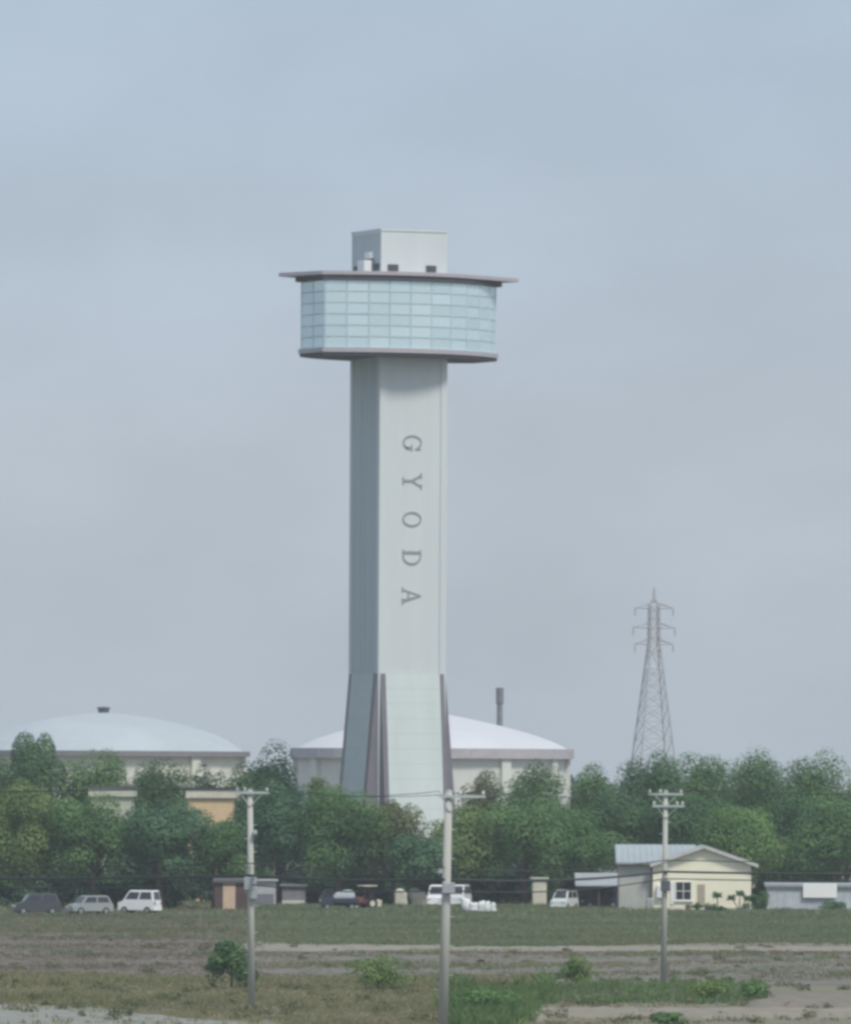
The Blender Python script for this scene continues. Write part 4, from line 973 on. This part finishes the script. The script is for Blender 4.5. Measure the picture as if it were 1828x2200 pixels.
for zz, r_, nm in ((6.30, 0.035, 'lower'), (7.35, 0.03, 'upper')):
    for a, b, sg, wh in ((att(PL, zz), (-60, 432, zz + 0.5), 0.6, 'from the left pole to the left edge'), (att(PL, zz), att(PC, zz + 0.2), 0.2, 'between left pole and centre pole'), (att(PC, zz + 0.2), att(PR, zz - 0.3), 0.35, 'between centre pole and right pole'), (att(PR, zz - 0.3), (66, 500, zz + 0.5), 0.5, 'from the right pole to the right edge')):
        wire('%s medium black cable %s' % (nm, wh), a, b, sg, r_, 'low medium cables')
for k, (ol, oc, orr) in enumerate(((-0.62, -0.35, -0.9), (0.85, 1.6, 0.85))):
    side = ('left-hand', 'right-hand')[k]
    for a, b, wh in (((-62, 432 + k, 11.0), top(PL, ol, -0.15), 'from the left pole top to the left edge'), (top(PL, ol, -0.15), top(PC, oc, -0.25), 'between left and centre pole tops'), (top(PC, oc, -0.25), top(PR, orr, -0.18), 'between centre and right pole tops'), (top(PR, orr, -0.18), (68, 500 + k, 10.9), 'from the right pole top to the right edge')):
        wire('thin power wire, %s strand, %s' % (side, wh), a, b, 0.35, 0.014, 'thin power wires')

# ------------------------------------------------------------------ field plants
def plant(name, label, px, base_y, top_y, hw, leaf, cat, seed, zb=0.05, nl=9, dens=1.0, leafs=(0.10, 0.24)):
    g = G(px, base_y); d = g.y; rng = np.random.default_rng(seed); zt = Z(top_y, d, px); rx = hw / F * d
    o = empty(name, (g.x, d, 0), 0, label, cat)
    n = int(2600 * dens * max(0.35, rx * zt / 3))
    W, N, t, c = crown_points(rng, rx, rx * 0.8, zb, zt, nl, n, (0.34, 0.55))
    link('foliage', leaf_cloud(W, N, rng.uniform(*leafs, size=n), rng, t, 'foliage'), LEAF[leaf], o)
    link('stem', trunk_mesh(rng, zt * 0.25, zt, 0.05, [tuple(p) for p in c[:5]], 'stem'), BARK, o)
plant('round_bush', 'dark green round bush beside the left pole', 497, 2124, 2023, 52, 'deep', 'bush', 501, dens=1.3, nl=18)
plant('leafy_shrub', 'loose light green shrub left of the centre pole', 812, 2128, 2056, 78, 'olive', 'shrub', 502, dens=0.5, nl=16)
plant('leafy_shrub', 'light green weed shrub between centre and right poles', 1242, 2118, 2054, 46, 'olive', 'shrub', 503, dens=0.65, nl=14)
plant('weed_clump', 'low bushy weed right of the right pole', 1515, 2150, 2108, 52, 'olive', 'weeds', 504, dens=0.6, nl=13)
plant('weed_clump', 'dark weed clump at the left end of the earth bank', 1622, 2150, 2112, 34, 'mid', 'weeds', 505, dens=0.7, nl=11)
plant('weed_clump', 'green weed clump on the bottom edge below the right pole', 1435, 2206, 2176, 40, 'mid', 'weeds', 506, dens=0.9, nl=12)
plant('weed_clump', 'big fresh green clump right of the centre pole foot', 1040, 2190, 2128, 84, 'mid', 'weeds', 507, dens=0.9, nl=18)
plant('garden_bush', 'small dark bush before the long white shed', 1790, 1962, 1936, 30, 'deep', 'bush', 508, dens=1.0, nl=7)
plant('garden_bush', 'dark bush in the gap between house and white shed', 1634, 1960, 1915, 16, 'deep', 'bush', 509, dens=1.4, nl=7)
def weeds():
    rng = np.random.default_rng(9); Wl, Nl, Tl, Sl = [], [], [], []
    for i in range(420):
        d = 400 + 300 * rng.random() ** 1.3; x = rng.uniform(-1, 1) * (d * 0.0508 + 5)
        if rng.random() < 0.5 and not (d < 470): continue
        h = rng.uniform(0.15, 0.6) if d < 500 else rng.uniform(0.12, 0.4); r = h * rng.uniform(0.8, 2.2); n = int(40 + 90 * r)
        dd = unit(rng.normal(size=(n, 3))); dd[:, 2] = np.abs(dd[:, 2])
        Wl.append(dd * np.array([r, r, h]) * rng.uniform(0.4, 1.0, (n, 1)) + np.array([x, d, 0.02])); Nl.append(dd + rng.normal(size=(n, 3)) * 0.4); Tl.append(np.clip(rng.normal(rng.uniform(0.2, 0.8), 0.15, n), 0, 1)); Sl.append(rng.uniform(0.08, 0.2, n))
    o = link('field_weeds', leaf_cloud(np.vstack(Wl), unit(np.vstack(Nl)), np.concatenate(Sl), rng, np.concatenate(Tl), 'field_weeds'), leafmat('weed_leaf', (0.075, 0.105, 0.050), (0.220, 0.215, 0.120), 0.3, 0.8))
    tag(o, 'scattered low weeds dotted over the fields', 'weeds', kind='stuff')
weeds()
def topiary(px, d, h, balls, label, sd):
    rng = np.random.default_rng(sd); o = empty('garden_tree', (X(px, d), d, 0), 0, label, 'garden tree')
    mb = MB(); Wl, Nl, Tl = [], [], []
    for (bx_, bz, br) in balls:
        mb.path([(0, 0, -0.05), (bx_ * 0.4, 0, bz * 0.5), (bx_, 0, bz)], [0.07, 0.05, 0.03], 6)
        dd = unit(rng.normal(size=(420, 3))); Wl.append(dd * br * rng.uniform(0.45, 1.0, (420, 1)) * (1 + 0.38 * np.sin(dd[:, :1] * 4.3 + bz * 9) * np.cos(dd[:, 2:3] * 3.7 + bx_ * 5)) * np.array([1.35, 1, 0.85]) + np.array([bx_, 0, bz])); Nl.append(dd); Tl.append(rng.random(420))
    mb.build('trunk', BARK, o, True)
    W_ = np.vstack(Wl); link('foliage', leaf_cloud(W_, unit(np.vstack(Nl) + rng.normal(size=W_.shape) * .4), rng.uniform(.1, .2, len(W_)), rng, np.concatenate(Tl), 'foliage'), LEAF['deep'], o)
topiary(1541, 720.5, 1.6, [(0, 1.45, 0.36)], 'small lollipop shaped garden tree before the cream wall', 601)
topiary(1588, 720.2, 1.6, [(-0.7, 1.25, 0.30), (0.05, 1.62, 0.32), (0.7, 1.2, 0.34), (1.3, 1.25, 0.30)], 'spreading cloud pruned garden tree at the right of the cream wall', 602)
topiary(1497, 719.5, 0.6, [(0, 0.5, 0.34)], 'low garden shrub by the house door', 603)
topiary(1530, 719.0, 0.5, [(0, 0.38, 0.36), (0.8, 0.3, 0.28)], 'low pair of round shrubs under the lollipop tree', 604)

# ------------------------------------------------------------------ haze: one closed box of even thin air round everything
hm = bpy.data.materials.new('haze_air'); hm.use_nodes = True; t = hm.node_tree; t.nodes.clear()
ho = t.nodes.new('ShaderNodeOutputMaterial'); pv = t.nodes.new('ShaderNodeVolumePrincipled')
pv.inputs['Color'].default_value = (0.84, 0.92, 1.0, 1); pv.inputs['Density'].default_value = 0.00013; pv.inputs['Anisotropy'].default_value = 0.2
t.links.new(pv.outputs[0], ho.inputs['Volume'])
hz_ = MB().box(-2700, 2700, -350, 6300, -1.0, 66.0).build('haze', hm)
tag(hz_, 'thin pale haze filling the air', 'haze', kind='stuff')
